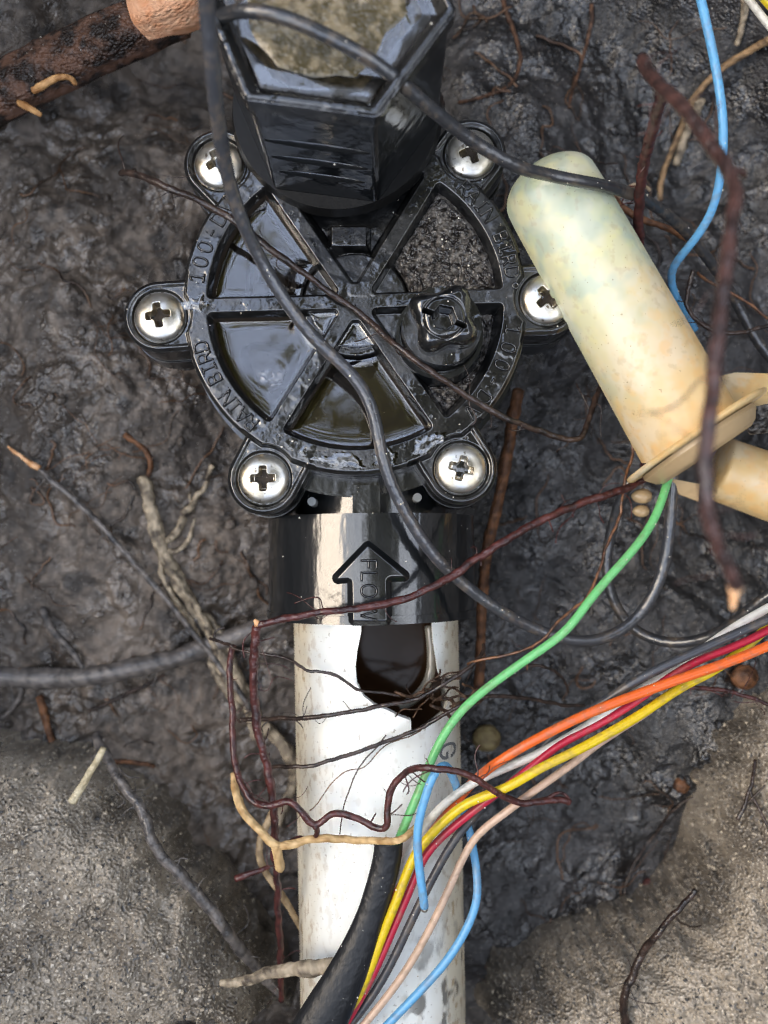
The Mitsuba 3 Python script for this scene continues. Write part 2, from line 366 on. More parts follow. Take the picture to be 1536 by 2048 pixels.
# ------------------------------------------------------------------ ground
ctrl = [(0, 0, -40), (200, 150, -42), (100, 500, -33), (100, 800, -31), (250, 900, -36), (100, 1150, -35), (400, 1120, -41), (200, 1450, -44), (450, 1500, -50), (560, 1750, -52),
        (300, 500, -36), (350, 300, -38), (1000, 1100, -50), (1100, 900, -48), (1150, 300, -44), (1000, 100, -42), (1400, 100, -38), (1250, 1500, -52), (1150, 1750, -54), (1450, 1300, -44),
        (1500, 1500, -42), (1500, 700, -40), (1350, 600, -44), (750, 1900, -54), (750, 1500, -54), (700, 600, -50), (700, 200, -50), (1100, 2000, -50), (300, 1900, -44), (50, 1700, -40)]
cp = np.array([P(*c) for c in ctrl])
far = []
for a in np.linspace(0, 2 * np.pi, 28, endpoint=False):
    hgt = 300 - 175 * max(0.0, -math.cos(a)) ** 1.5 - 130 * max(0.0, math.cos(a)) ** 1.5
    for rr, zz in ((150, -22), (180, 0.35), (210, 0.75), (260, 0.95), (330, 1.0), (450, 1.0)):
        far.append((math.cos(a) * rr * 0.86, math.sin(a) * rr, zz if zz < 0 else zz * hgt))
far = np.array(far)
allp = np.vstack([cp, far])
rbf = RBFInterpolator(allp[:, :2], allp[:, 2], smoothing=4.0, kernel='thin_plate_spline', neighbors=60)
def axis_(lo, hi, step, grow, n):
    c = np.arange(lo, hi, step); o = np.cumsum(step * grow ** np.arange(1, n))
    return np.r_[lo - o[::-1], c, hi + o]
gx = axis_(-98, 98, 0.42, 1.09, 72); gy = axis_(-118, 136, 0.42, 1.09, 72)
GX, GY = np.meshgrid(gx, gy)
lx, ly = np.arange(-470, 471, 6.0), np.arange(-470, 471, 6.0)
LX, LY = np.meshgrid(lx, ly)
low = rbf(np.stack([LX.ravel(), LY.ravel()], 1)).reshape(LX.shape)

from scipy.ndimage import map_coordinates
def ground_low(x, y):
    v = map_coordinates(low, [(np.clip(y, -465, 465) + 470) / 6.0, (np.clip(x, -465, 465) + 470) / 6.0], order=3)
    return v
def ground_z(x, y):
    q = np.stack([x, y, 0 * x], -1)
    w = np.stack([x + 5 * (nz(q, 0.08, 31, 2) - 0.5), y + 5 * (nz(q, 0.08, 32, 2) - 0.5), 0 * x], -1)
    big = nz(w, 0.055, 1, 4) - 0.5
    rid = 1 - np.abs(nz(w, 0.14, 2, 4) - 0.5) * 4
    mid = nz(w, 0.32, 4, 4) - 0.5
    fine = nz(q, 1.0, 6, 3) - 0.5
    left = 1 - sst(-35, 5, x)
    return ground_low(x, y) + big * 9 + rid * (0.35 + 0.6 * left) + mid * (2.0 + 1.3 * left) + fine * (0.45 + 0.3 * left)
GZ = ground_z(GX, GY)
ny, nx = GX.shape
i, j = np.meshgrid(np.arange(ny - 1), np.arange(nx - 1), indexing='ij'); i, j = i.ravel(), j.ravel()
gf = np.vstack([np.stack([i * nx + j, i * nx + j + 1, (i + 1) * nx + j + 1], 1), np.stack([i * nx + j, (i + 1) * nx + j + 1, (i + 1) * nx + j], 1)])
obj('ground', trimesh.Trimesh(np.column_stack([GX.ravel(), GY.ravel(), GZ.ravel()]), gf, process=False), 'm_ground')
tag('ground', 'dark wet lumpy clay at the bottom and sides of the dug hole', None, None, 'structure')

def G(px, py, up=0.0, z0=-42.0):
    """The point of the ground seen at a point of the photograph, raised by up mm."""
    z = z0
    for _ in range(6):
        q = P(px, py, z); z = 0.5 * z + 0.5 * float(ground_z(q[:1], q[1:2])[0])
    q = P(px, py, z + up); return tuple(q) + (0.0,)
def on_ground(pts, up):
    return [np.array(G(px, py, up)[:3]) for px, py in pts]
class V(np.ndarray): pass
def spl_ground(pts, up): return on_ground(pts, up)
_sp = spline
def spline(pts, step=0.5):
    if len(pts) and isinstance(pts[0], np.ndarray):
        p = np.array(pts)
        t = np.r_[0, np.cumsum(np.sqrt(np.linalg.norm(np.diff(p, axis=0), axis=1)))]
        s = make_interp_spline(t, p, k=3 if len(p) > 3 else min(2, len(p) - 1))
        c = s(np.linspace(0, t[-1], 400)); l = np.r_[0, np.cumsum(np.linalg.norm(np.diff(c, axis=0), axis=1))]
        u = np.linspace(0, l[-1], max(4, int(l[-1] / step)))
        return np.column_stack([np.interp(u, l, c[:, k]) for k in range(3)])
    return _sp(pts, step)

def rock(name, outline, z0, slope, amp, label, seed):
    poly = Polygon([XY(*o, z0 - 6) for o in outline]).buffer(0)
    poly = poly.buffer(1.5).buffer(-1.5)
    ring = poly.exterior
    def top(x, y):
        d = shapely.distance(shapely.points(x, y), ring)
        q = np.stack([x, y, 0 * x], -1)
        dd = d + 7.0 * (nz(q, 0.20, seed + 1, 5) - 0.5)
        edge = -30 * (1 - np.clip(dd / 13.0, 0, 1)) ** 2.6
        return z0 + slope(x, y) + edge + amp * (nz(q, 0.055, seed, 4) - 0.5) * 2 + 3.4 * (nz(q, 0.22, seed + 2, 5) - 0.5) + 1.3 * (nz(q, 1.0, seed + 3, 3) - 0.5)
    m = sheet(poly, top, -70, 0.45)
    TOPS.append(m); ROCKS.append(m)
    return tag(obj(name, m, 'm_rock'), label, 'rock')
rock('rock', [(-160, 1500), (60, 1535), (135, 1530), (165, 1585), (270, 1630), (325, 1715), (395, 1810), (465, 1915), (520, 2010), (560, 2140), (-160, 2140)], -15, lambda x, y: -0.10 * (x + 75) - 0.05 * (y + 90), 4.0,
     'sandy grey rock filling the lower left corner', 21)
rock('rock', [(1700, 1300), (1530, 1390), (1450, 1480), (1435, 1640), (1428, 1770), (1365, 1850), (1190, 1920), (1010, 1985), (950, 2140), (1700, 2140)], -25, lambda x, y: 0.10 * (x - 60), 4.0,
     'sandy brown rock in the lower right corner', 41)

# ------------------------------------------------------------------ the tree over the hole (seen only as a reflection)
def tree():
    t = thing('tree', 'yellow green tree crown reflected in the wet valve lid and water', 'tree')
    r = np.random.default_rng(5)
    base = np.array([5200.0, 900.0, 60.0]); top = np.array([1100.0, 950.0, 4500.0])
    trunk = [base, base * 0.6 + top * 0.4 + [300, 0, 300], top]
    obj('trunk', sweep(spline([np.array(q) for q in trunk], 150), np.linspace(150, 45, len(spline([np.array(q) for q in trunk], 150))), 12), 'm_bark', t)
    cen = np.array([960.0, 850.0, 4000.0]); tips = []
    for q in range(70):
        d = r.normal(0, 1, 3); d /= np.linalg.norm(d); e = cen + d * np.array([1450, 1750, 800]) * r.uniform(0.55, 1.0)
        m_ = (top + e) / 2 + r.normal(0, 150, 3) + [0, 0, -80]
        c = spline([top - [0, 0, r.uniform(0, 500)], m_, e], 120)
        obj('branch', sweep(c, np.linspace(26, 5, len(c)), 6), 'm_bark', t)
        tips += [c[int(len(c) * u)] for u in r.uniform(0.35, 0.999, 9)]
    n = 26000
    at = np.array(tips)[r.integers(0, len(tips), n)] + r.normal(0, 210, (n, 3))
    a = r.normal(0, 1, (n, 3)); a /= np.linalg.norm(a, axis=1)[:, None]
    b = np.cross(a, r.normal(0, 1, (n, 3))); b /= np.linalg.norm(b, axis=1)[:, None]
    L_ = r.uniform(50, 100, n)[:, None]
    v = np.stack([at - a * L_, at + b * L_ * 0.45, at + a * L_, at - b * L_ * 0.45], 1).reshape(-1, 3)
    k = np.arange(n)[:, None] * 4
    obj('crown', trimesh.Trimesh(v, np.vstack([k + [0, 1, 2], k + [0, 2, 3]]), process=False), 'm_leaf', t, smooth=False)
tree()

# ------------------------------------------------------------------ the valve
valve = thing('irrigation_valve', 'black plastic irrigation valve with round ribbed lid and six crosshead screws', 'valve')
CX, CY = XY(710, 603); R = 31.1
LUGS = [XY(*q, -1.0) for q in ((318, 632), (527, 957), (922, 937), (1094, 597), (942, 306), (438, 326))]
disc = Point(CX, CY).buffer(R, 96)
def ear(c, r):
    d = np.array([CX, CY]) - c; d /= np.linalg.norm(d); e = c + d * 9
    return MultiPoint([c, e]).convex_hull.buffer(r, 24)
SOL = XY(648, -15, 34); SR = 268 * 121 / F
sol_round = Point(*SOL).buffer(SR * 0.93, 64)
neck = Polygon([XY(545, 300), XY(870, 300), XY(850, 30), XY(560, 30)])
outline = shapely.union_all([disc] + [ear(c, 6.5) for c in LUGS] + [sol_round, neck]).buffer(-0.8).buffer(0.8)
SP = [math.radians(a) for a in (181.5, 238.0, 304.6, 2.3, 58.6, 124.6)]
def ray_poly(a, w, r0=0.0, r1=27.0):
    u = np.array([math.cos(a), math.sin(a)])
    return LineString([np.array([CX, CY]) + u * r0, np.array([CX, CY]) + u * r1]).buffer(w, cap_style='flat')
spokes = shapely.union_all([ray_poly(a, 1.2) for a in SP] + [Point(CX, CY).buffer(3.3)])
inner = Point(CX, CY).buffer(26.7, 96).difference(spokes)
BK = XY(888, 634, 9.0)
pockets = sorted([g.buffer(-0.9).buffer(0.9) for g in inner.geoms if g.area > 20], key=lambda g: math.atan2(g.centroid.y - CY, g.centroid.x - CX))
names = {}
for g in pockets:
    a = math.degrees(math.atan2(g.centroid.y - CY, g.centroid.x - CX)) % 360
    names[min((30, 90, 150, 210, 270, 330), key=lambda q: abs(q - a))] = g
allpockets = shapely.union_all(pockets)
pocket_edge = allpockets.boundary
emb = XY(548, 560, -2.5); pad = Polygon([XY(478, 690, -3), XY(590, 690, -3), XY(575, 775, -3), XY(540, 800, -3), XY(505, 765, -3)]).buffer(-1.6).buffer(2.6)
out_edge = outline.exterior
def bonnet_z(x, y):
    pts = shapely.points(x, y)
    r = np.hypot(x - CX, y - CY)
    z = np.zeros_like(x)
    inp = shapely.contains_xy(allpockets, x, y)
    d = np.where(inp, shapely.distance(pts, pocket_edge), 0)
    step_ = sst(9.2, 10.6, r)
    depth = 2.1 + 3.2 * step_
    wid = 0.7 + 1.3 * step_
    z -= depth * (0.55 * np.clip(d / wid, 0, 1) + 0.45 * sst(0.0, 1.0, d / wid)) * sst(-0.15, 0.25, d)
    dp = np.where(shapely.contains_xy(pad, x, y), shapely.distance(pts, pad.boundary), 0)
    z = np.where(dp > 0, np.maximum(z, -5.3 + 1.95 * sst(0, 2.2, dp) + 0.35 * (nz(np.stack([x, y, 0 * x], -1), 0.9, 9, 3) - 0.5) * sst(0, 1.5, dp)), z)
    q = np.maximum(abs(x - emb[0]), abs(y - emb[1])); q = np.hypot(x - emb[0], y - emb[1]) * 0.4 + q * 0.6
    z = np.where(inp & (q < 5.6) & (x < CX - 2), np.maximum(z, -5.3 + 2.0 * sst(5.6, 4.4, q) - 0.8 * sst(4.5, 4.1, q) * sst(0, 3.0, q + 3) + 0.7 * np.exp(-((np.hypot(x - emb[0], y - emb[1]) - 2.6) / 0.35) ** 2) * (np.arctan2(y - emb[1], x - emb[0]) > -1.9)), z)
    # square pads in the top pocket
    for (u0, v0, u1, v1) in ((655, 445, 740, 500),):
        c0, c1 = XY(u0, v1, -2), XY(u1, v0, -2)
        e = np.minimum(np.minimum(x - c0[0], c1[0] - x), np.minimum(y - c0[1], c1[1] - y))
        z = np.where(inp & (e > 0), np.maximum(z, -4.5 + 2.6 * sst(0, 0.8, e)), z)
    # ears with screw wells
    for c in LUGS:
        dl = np.hypot(x - c[0], y - c[1])
        do = shapely.distance(pts, out_edge)
        near = dl < 9.5
        lug = -1.5 + 0.5 * sst(1.3, 0.8, do) * sst(4.9, 5.4, dl) - 0.6 * sst(5.1, 4.8, dl)
        cut = sst(6.3, 5.6, dl)
        outside = sst(R - 0.9, R, r)
        z = np.where(near, np.minimum(z, z * (1 - np.maximum(cut, outside)) + lug * np.maximum(cut, outside)), z)
    do = shapely.distance(pts, out_edge)
    z -= 0.7 * sst(0.8, 0.0, do) ** 1.5
    q = np.stack([x, y, 0 * x], -1)
    return z + 0.10 * (nz(q, 0.25, 3, 3) - 0.5) + 0.03 * (nz(q, 1.6, 5, 2) - 0.5)
bon = sheet(outline, bonnet_z, -8.6, 0.17)
obj('lid', bon, 'm_black', valve); TOPS.append(bon)

def poly_solid(poly, z0, z1, bev=0.0):
    out = []
    for g in getattr(poly, 'geoms', [poly]):
        cs = m3.CrossSection([np.array(shapely.geometry.polygon.orient(g).exterior.coords)[:-1]])
        if bev:
            a = cs.extrude(z1 - z0 - 2 * bev).translate([0, 0, z0 + bev]); b = cs.offset(-bev, m3.JoinType.Round).extrude(z1 - z0).translate([0, 0, z0])
            out.append(m3.Manifold.batch_hull([a, b]) if False else a + b)
        else: out.append(cs.extrude(z1 - z0).translate([0, 0, z0]))
    return sum(out[1:], out[0])
def cyl_y(c0, c1, r, seg=96):
    """A cylinder from point c0 to point c1."""
    c0, c1 = np.array(c0, float), np.array(c1, float); d = c1 - c0; L = np.linalg.norm(d)
    m = trimesh.geometry.align_vectors([0, 0, 1], d / L); m[:3, 3] = c0
    return m3.Manifold.cylinder(L, r, r, seg).transform(m[:3])
AX0, AX1 = P(742, 1026, -25), P(744, 1249, -25)
AX0[1] = P(742, 1026, -4.5)[1]; AX1[1] = P(744, 1249, -5)[1]
apron = Point(CX, CY).buffer(34.6, 96).intersection(Polygon([(CX, CY), (CX - 18, CY - 45), (CX + 22, CY - 45)]))
low_out = shapely.union_all([Point(CX, CY).buffer(R + 0.9, 96), apron] + [ear(c, 6.7) for c in LUGS]).simplify(0.02)
body = poly_solid(low_out, -15.5, -9.0, 0.35)
body += m3.Manifold.cylinder(22, 21, 29, 96).translate([CX, CY, -37])
for c in LUGS: body += m3.Manifold.cylinder(10, 5.6, 6.4, 48).translate([c[0], c[1], -22])
dirv = (AX1 - AX0) / np.linalg.norm(AX1 - AX0)
body += cyl_y(AX0 - dirv * 14, AX1, 16.0) + cyl_y(AX0, AX1, 21.0) + cyl_y(AX1 - dirv * 1.6, AX1 - dirv * 0.1, 21.3)
body += poly_solid(Polygon([XY(705, 970, -6), XY(760, 970, -6), XY(760, 1050, -6), XY(705, 1050, -6)]), -20, -6.4)
body -= cyl_y(AX1 - dirv * 12, AX1 + dirv * 5, 17.4)
IN0 = np.array([CX - 1, CY + 26, -25.0])
body += cyl_y(IN0, IN0 + [0, 22, 0], 19)
body = body.refine_to_length(3.0)
bm = mesh_of(body); obj('valve_body', bm, 'm_gloss', valve, smooth=35); TOPS.append(bm)
for (px, py) in ((625, 1004), (834, 996)):
    q = XY(px, py, -9)
    pin = m3.Manifold.cylinder(12, 0.85, 0.8, 24).translate([q[0], q[1], -19.0])
    obj('pin', mesh_of(pin), 'm_print', valve, smooth=35)

# screws
def screw_mesh(c, ang, r=4.45, z0=-2.35):
    poly = Point(0, 0).buffer(r, 40)
    def top(x, y):
        d = np.hypot(x, y)
        z = 0.75 + 1.75 * np.sqrt(np.clip(1 - (d / (r * 1.02)) ** 2, 0, 1))
        ca, sa = math.cos(ang), math.sin(ang); u, v = x * ca + y * sa, -x * sa + y * ca
        w = 0.52; e = 0.14
        arm = lambda a, b: sst(w + e, w - e, abs(b)) * sst(2.25, 1.85, abs(a))
        corner = sst(1.15, 0.85, abs(u) * 0.7 + abs(v) * 0.7)
        hole = np.maximum.reduce([arm(u, v), arm(v, u), corner])
        floor = -0.25 + 0.75 * np.clip(d / 2.2, 0, 1)
        return z * (1 - hole) + floor * hole
    m = sheet(poly, top, -0.5, 0.13)
    m.apply_translation([c[0], c[1], z0]); return m
for c, a in zip(LUGS, (0.15, 0.02, -0.25, 0.7, 0.35, 0.5)):
    m = screw_mesh(c, a); sk_ = obj('screw', m, 'm_screw', valve)
    dirt_ = m3.Manifold.cylinder(0.5, 1.75, 1.75, 24).translate([c[0], c[1], -2.35 - 0.2 + 0.12 * math.sin(9 * a)]); obj('slot_dirt', mesh_of(dirt_), 'm_mud_and_dulling', sk_, smooth=False)

# lettering on the rim
GL = {}
def glyph(ch, h, depth):
    """One raised letter with rounded edges, and its left and right bounds."""
    if (ch, h) not in GL:
        m = meshkit.text_mesh(ch, h, 1.0, bold=False)
        t = np.array(m.triangles)[:, :, :2][np.array(m.triangles)[:, :, 2].min(1) > 0.9]
        g = shapely.union_all([Polygon(q).buffer(0.004) for q in t]).buffer(0.09).buffer(-0.02).simplify(0.01)
        GL[ch, h] = g
    g = GL[ch, h]
    m = sheet(g, lambda x, y: depth * sst(-0.05, 0.36, shapely.distance(shapely.points(x, y), g.boundary)) , -0.12, 0.13)
    x0, _, x1, _ = g.bounds
    return m, x0, x1
def arc_text(text, h, r, a0, a1, depth=0.62, z=-0.02):
    """Raised letters along the rim, clockwise, with their tops outward."""
    ms = []
    n = len(text)
    for q, ch in enumerate(text):
        if ch == ' ': continue
        m, x0, x1 = glyph(ch, h, depth)
        a = math.radians(a0 + (a1 - a0) * (q + 0.5) / n)
        v = np.array(m.vertices); v[:, 0] -= (x0 + x1) / 2; v[:, 1] -= h / 2
        v[:, 0] *= 0.92
        t = a - math.pi / 2
        x = v[:, 0] * math.cos(t) - v[:, 1] * math.sin(t) + CX + r * math.cos(a)
        y = v[:, 0] * math.sin(t) + v[:, 1] * math.cos(t) + CY + r * math.sin(a)
        ms.append(trimesh.Trimesh(np.column_stack([x, y, v[:, 2] + z]), m.faces, process=False))
    return join(ms)
obj('lettering', arc_text('RAIN BIRD', 2.75, 28.7, 48.5, 8.5), 'm_shine', valve, label='raised maker lettering on the right rim')
obj('lettering', arc_text('RAIN BIRD', 2.75, 28.7, 232.0, 194.5), 'm_shine', valve, label='raised maker lettering on the lower left rim')
obj('lettering', arc_text('100-DV', 2.85, 28.7, -7.0, -47.0), 'm_shine', valve, label='raised 100-DV lettering on the lower right rim')
obj('lettering', arc_text('100-DV', 2.85, 28.7, 174.0, 140.0), 'm_shine', valve, label='raised 100-DV lettering on the upper left rim')
a = math.radians(5.6); rm = trimesh.creation.annulus(0.35, 0.65, 0.4); rm.apply_translation([CX + 28.9 * math.cos(a), CY + 28.9 * math.sin(a), 0.15])
obj('lettering', rm, 'm_shine', valve, label='small raised ring mark after the maker lettering')

# bleed screw
boss_c = BK + np.array([-0.3, -1.2])
boss = m3.Manifold.cylinder(6.2, 8.2, 7.8, 64).translate([boss_c[0], boss_c[1], -5]) - m3.Manifold.cylinder(4, 7.1, 7.1, 64).translate([boss_c[0], boss_c[1], -0.4])
obj('boss', mesh_of(boss.refine_to_length(2.0)), 'm_gloss', valve, smooth=35)
kt = np.linspace(0, 2 * np.pi, 160, endpoint=False)
kr = 5.55 + 0.95 * np.cos(4 * (kt - math.radians(58))) + 0.25 * np.cos(kt - 1.2)
kp = Polygon(np.column_stack([BK[0] + kr * np.cos(kt), BK[1] + kr * np.sin(kt)]))
hexa = Polygon([(BK[0] + 2.2 * math.cos(math.radians(q)), BK[1] - 0.1 + 2.2 * math.sin(math.radians(q))) for q in range(-10, 350, 60)])
slot = LineString([BK + [-3.3, 1.1], BK + [3.4, -1.5]]).buffer(0.42)
hole = hexa.union(slot)
def knob_z(x, y):
    pts = shapely.points(x, y)
    do = shapely.distance(pts, kp.exterior)
    z = 9.2 - 2.0 * np.clip(1 - do / 2.0, 0, 1) ** 2.2
    d = np.hypot(x - BK[0], y - BK[1])
    z -= 0.35 * np.exp(-((d - 3.55) / 0.22) ** 2)
    hh = np.where(shapely.contains_xy(hole, x, y), shapely.distance(pts, hole.boundary), 0)
    z -= 3.4 * sst(0, 0.4, hh)
    return z + 0.12 * (nz(np.stack([x, y, 0 * x], -1), 0.5, 8, 2) - 0.5)
km = join([sheet(kp, knob_z, 3.2, 0.14), m3.Manifold.cylinder(9.6, 7.4, 6.9, 64).refine_to_length(1.5).translate([BK[0], BK[1] - 0.3, -5])])
obj('bleed_screw', km, 'm_black', valve, smooth=40); TOPS.append(km)

# solenoid
hx = [(SOL[0] + SR * math.cos(math.radians(-52.6 + 60 * q)), SOL[1] + SR * math.sin(math.radians(-52.6 + 60 * q))) for q in range(6)]
hx = Polygon([XY(*q, 34) for q in ((487, 197), (755, 232), (914, 18), (809, -228), (543, -261), (383, -47))])
hxo = hx.buffer(-1.2).buffer(1.2, 12); hxs = hx.buffer(-1.9).buffer(1.3, 12)
sol = poly_solid(hxs, 2.0, 30.8)
for zz, ww in ((20.5, 8.5), (14.8, 8.0), (9.4, 7.4)):
    e = m3.Manifold.sphere(1.0, 64).scale([ww, 1.5, 1.15])
    v1, v2 = XY(487, 197, 34), XY(755, 232, 34); mid_ = (v1 + v2) / 2; an = math.atan2(v2[1] - v1[1], v2[0] - v1[0])
    sol -= e.rotate([0, 0, math.degrees(an)]).translate([mid_[0] + 0.6 * math.sin(an), mid_[1] + 0.75 * math.cos(an), zz])
solk = obj('solenoid', mesh_of(sol.refine_to_length(1.5)), 'm_gloss', valve, smooth=30); TOPS.append(mesh_of(sol))
base = m3.Manifold.cylinder(2.4, SR * 1.03, SR * 1.0, 96).translate([SOL[0], SOL[1], -0.6])
obj('base_ring', mesh_of(base), 'm_matt', solk, smooth=35)
def rim_z(x, y):
    pts = shapely.points(x, y)
    do = shapely.distance(pts, hxo.exterior)
    q = np.stack([x, y, 0 * x], -1)
    z = 34.0 - 0.45 * sst(0.5, 0, do) - 3.3 * np.clip((do - 1.15) / 1.9, 0, 1) ** 0.9
    return z + 0.12 * (nz(q, 0.6, 2, 3) - 0.5)
rimm = sheet(hxo, rim_z, 30.5, 0.16)
obj('rim', rimm, 'm_black', solk); TOPS.append(rimm)
basin = hxo.buffer(-2.4)
res = hxo.buffer(-3.2)
def res_z(x, y):
    do = shapely.distance(shapely.points(x, y), res.exterior)
    q = np.stack([x, y, 0 * x], -1)
    w = do + 3.0 * (nz(q, 0.16, 12, 2) - 0.5)
    return 30.4 + 1.62 * sst(0.0, 3.6, w) + 0.4 * (nz(q, 0.22, 14, 3) - 0.5) + 0.14 * (nz(q, 1.4, 13, 3) - 0.5)
obj('potting_resin', sheet(res, res_z, 30.2, 0.2), 'm_resin', solk, label='bumpy olive brown resin in the solenoid top')

# flow arrow on the collar
def collar_top(x, y, r):
    """Height of the collar's upper surface."""
    s = (y - AX0[1]) / (AX1[1] - AX0[1]); ax = AX0[0] + s * (AX1[0] - AX0[0])
    return -25 + np.sqrt(np.maximum(r * r - (x - ax) ** 2, 0.1))
ZA = -5.0
arrow = Polygon([XY(*q, ZA) for q in ((736, 1092), (812, 1153), (772, 1153), (774, 1240), (706, 1240), (705, 1155), (672, 1158))]).buffer(-0.15).buffer(0.3)
edge = arrow.buffer(0.9).difference(arrow.buffer(0.1))
arrow_ = arrow.buffer(0.8, join_style='mitre')
fa = obj('flow_arrow', sheet(arrow_, lambda x, y: collar_top(x, y, 22.35) - 1.25 * np.clip(1 - shapely.distance(shapely.points(x, y), arrow_.exterior) / 1.0, 0, 1), -12, 0.2), 'm_gloss', valve, label='raised flow arrow on the collar')
def wrap_text(text, h, x0, y0, radius, depth, axis_fn, turn=-1, gap=0.35, bold=True, squash=1.0):
    """Letters that run down the y direction, pressed on to a cylinder."""
    ms, at = [], 0.0
    for ch in text:
        m, a0, a1 = glyph(ch, h, depth)
        v = np.array(m.vertices); v[:, 0] = (v[:, 0] - a0) * squash + at; at += (a1 - a0) * squash + gap
        x = x0 + v[:, 1]; y = y0 - v[:, 0]
        ms.append(trimesh.Trimesh(np.column_stack([x, y, axis_fn(x, y, radius) + v[:, 2]]), m.faces, process=False))
    return join(ms)
tx, ty = XY(722, 1118, ZA)
obj('lettering', wrap_text('FLOW', 3.0, tx, ty, 22.3, 0.5, collar_top, squash=0.95), 'm_shine', fa)

# silt, water and added dulling sheets lying in the lid
def pocket_sheet(name, key, z, mat, label, rmin=9.6, rmax=26.3, bump=0.25, grow=0.0, water=False, cut=None, step=0.22):
    g = names[key].intersection(Point(CX, CY).buffer(rmax, 64)).difference(Point(CX, CY).buffer(rmin, 64) if rmin else Polygon())
    if cut is not None: g = g.difference(cut)
    g = max(getattr(g, 'geoms', [g]), key=lambda q: q.area)
    g = g.buffer(-0.10) if water else g.buffer(-0.25)
    ring = g.exterior
    def top(x, y):
        d = shapely.distance(shapely.points(x, y), ring)
        q = np.stack([x, y, 0 * x], -1)
        if water: return z + 0.42 * np.exp(-d / 0.8) + bump * (nz(q, 0.10, key, 2) - 0.5)
        return z + bump * 2 * (nz(q, 0.8, key, 4) - 0.5) - 0.9 * sst(1.3, 0, d)
    m = sheet(g, top, -5.6 if not water else -5.45, step, close=water)
    k = obj(name, m, mat)
    if name == 'silt': TOPS.append(m)
    return k
sand = 'wet silt'
tag(pocket_sheet('silt', 30, -1.7, 'm_silt', None, rmin=9.9, bump=0.35), 'grey gritty silt filling the upper right pocket of the lid', 'silt')
boss_hole = Point(*boss_c).buffer(8.0)
tag(pocket_sheet('silt', 330, -3.4, 'm_silt', None, bump=0.5, cut=boss_hole), 'dark wet silt beside the bleed screw in the lid', 'silt')
for key, z, lab in ((150, -3.1, 'clear water in the upper left pocket of the lid under the long thin root'), (210, -3.1, 'clear water in the lower left pocket of the lid'), (270, -3.1, 'clear water in the lowest pocket of the lid')):
    tag(pocket_sheet('water', key, z, 'm_water', None, rmin=9.9, water=True, bump=0.16), lab, 'water', 'water pools in the lid pockets', 'thing')
for key, lab in ((150, 'thin dark sheet added to dull the floor under the water of the upper left lid pocket'), (210, 'thin dark sheet added to dull the floor under the water of the lower left lid pocket'), (270, 'thin dark sheet added to dull the floor under the water of the lowest lid pocket')):
    g_ = names[key].difference(Point(CX, CY).buffer(10.3, 64)).buffer(-0.75); g_ = max(getattr(g_, 'geoms', [g_]), key=lambda q: q.area)
    tag(obj('silt', sheet(g_, lambda x, y: bonnet_z(x, y) + 0.07, -5.7, 0.25), 'm_mud_and_dulling'), lab, 'silt')  # added dark sheet over the pocket floor, cuts its milky reflection under water
for key, lab in ((210, 'small drop shaped pool by the hub left of centre in the lid'), (270, 'small bright pool by the hub above the lowest pocket')):
    tag(pocket_sheet('water', key, -1.45, 'm_water', None, rmin=0, rmax=8.6, water=True, bump=0.5), lab, 'water', 'water pools in the lid pockets', 'thing')
wm = sheet(basin, lambda x, y: 31.75 + 0.3 * np.exp(-shapely.distance(shapely.points(x, y), basin.exterior) / 0.7) + 0.22 * (nz(np.stack([x, y, 0 * x], -1), 0.16, 8, 2) - 0.5), 30.2, 0.25, close=True)
tag(obj('water', wm, 'm_water'), 'shallow water standing in the six sided top of the solenoid', 'water', None, 'thing')

films = []
for ang_, rr_, a_, b_, sd in ((265, 28.9, 3.6, 1.3, 1), (281, 28.7, 2.2, 1.5, 3), (297, 28.6, 3.0, 1.4, 4), (251, 28.4, 0.9, 0.8, 5), (181, 28.6, 1.5, 1.9, 6), (120, 27.6, 1.8, 1.1, 8)):
    a = math.radians(ang_); th = np.linspace(0, 2 * np.pi, 48, endpoint=False)
    k = 1 + 1.5 * (nz(np.stack([np.cos(th) * 1.2, np.sin(th) * 1.2, th * 0 + sd * 5], 1), 1.6, sd, 4) - 0.5)
    u, w = a_ * np.cos(th) * k, b_ * np.sin(th) * k
    tx_, ty_ = -math.sin(a), math.cos(a)
    pl = Polygon(np.column_stack([CX + rr_ * math.cos(a) + u * tx_ + w * math.cos(a), CY + rr_ * math.sin(a) + u * ty_ + w * math.sin(a)])).buffer(0)
    films.append(sheet(pl, lambda x, y: 0.05 + 0.20 * sst(0, 1.1, shapely.distance(shapely.points(x, y), pl.exterior)) + 0.12 * (nz(np.stack([x, y, 0 * x], -1), 0.9, sd, 2) - 0.5), -0.15, 0.14, close=True))
tag(obj('water_film', join(films), 'm_water'), 'thin irregular films of water on the flat rim of the lid', None, None, 'stuff')
ico2 = trimesh.creation.icosphere(2, 1.0); dv, df = np.array(ico2.vertices), np.array(ico2.faces); dd, dfs = [], []
lidm = bon
ok = (lidm.face_normals[:, 2] > 0.93) & (lidm.triangles_center[:, 2] > -2.4)
fi = rng.choice(np.nonzero(ok)[0], 230)
for q, c in enumerate(lidm.triangles_center[fi]):
    r_ = 0.12 + 0.42 * rng.random() ** 3
    dd.append(c + dv * [r_ * rng.uniform(0.85, 1.2), r_ * rng.uniform(0.85, 1.2), r_ * 0.5]); dfs.append(df + q * len(dv))
tag(obj('water_drops', trimesh.Trimesh(np.vstack(dd), np.vstack(dfs), process=False), 'm_drop'), 'tiny water drops beaded on the black lid', None, None, 'stuff')

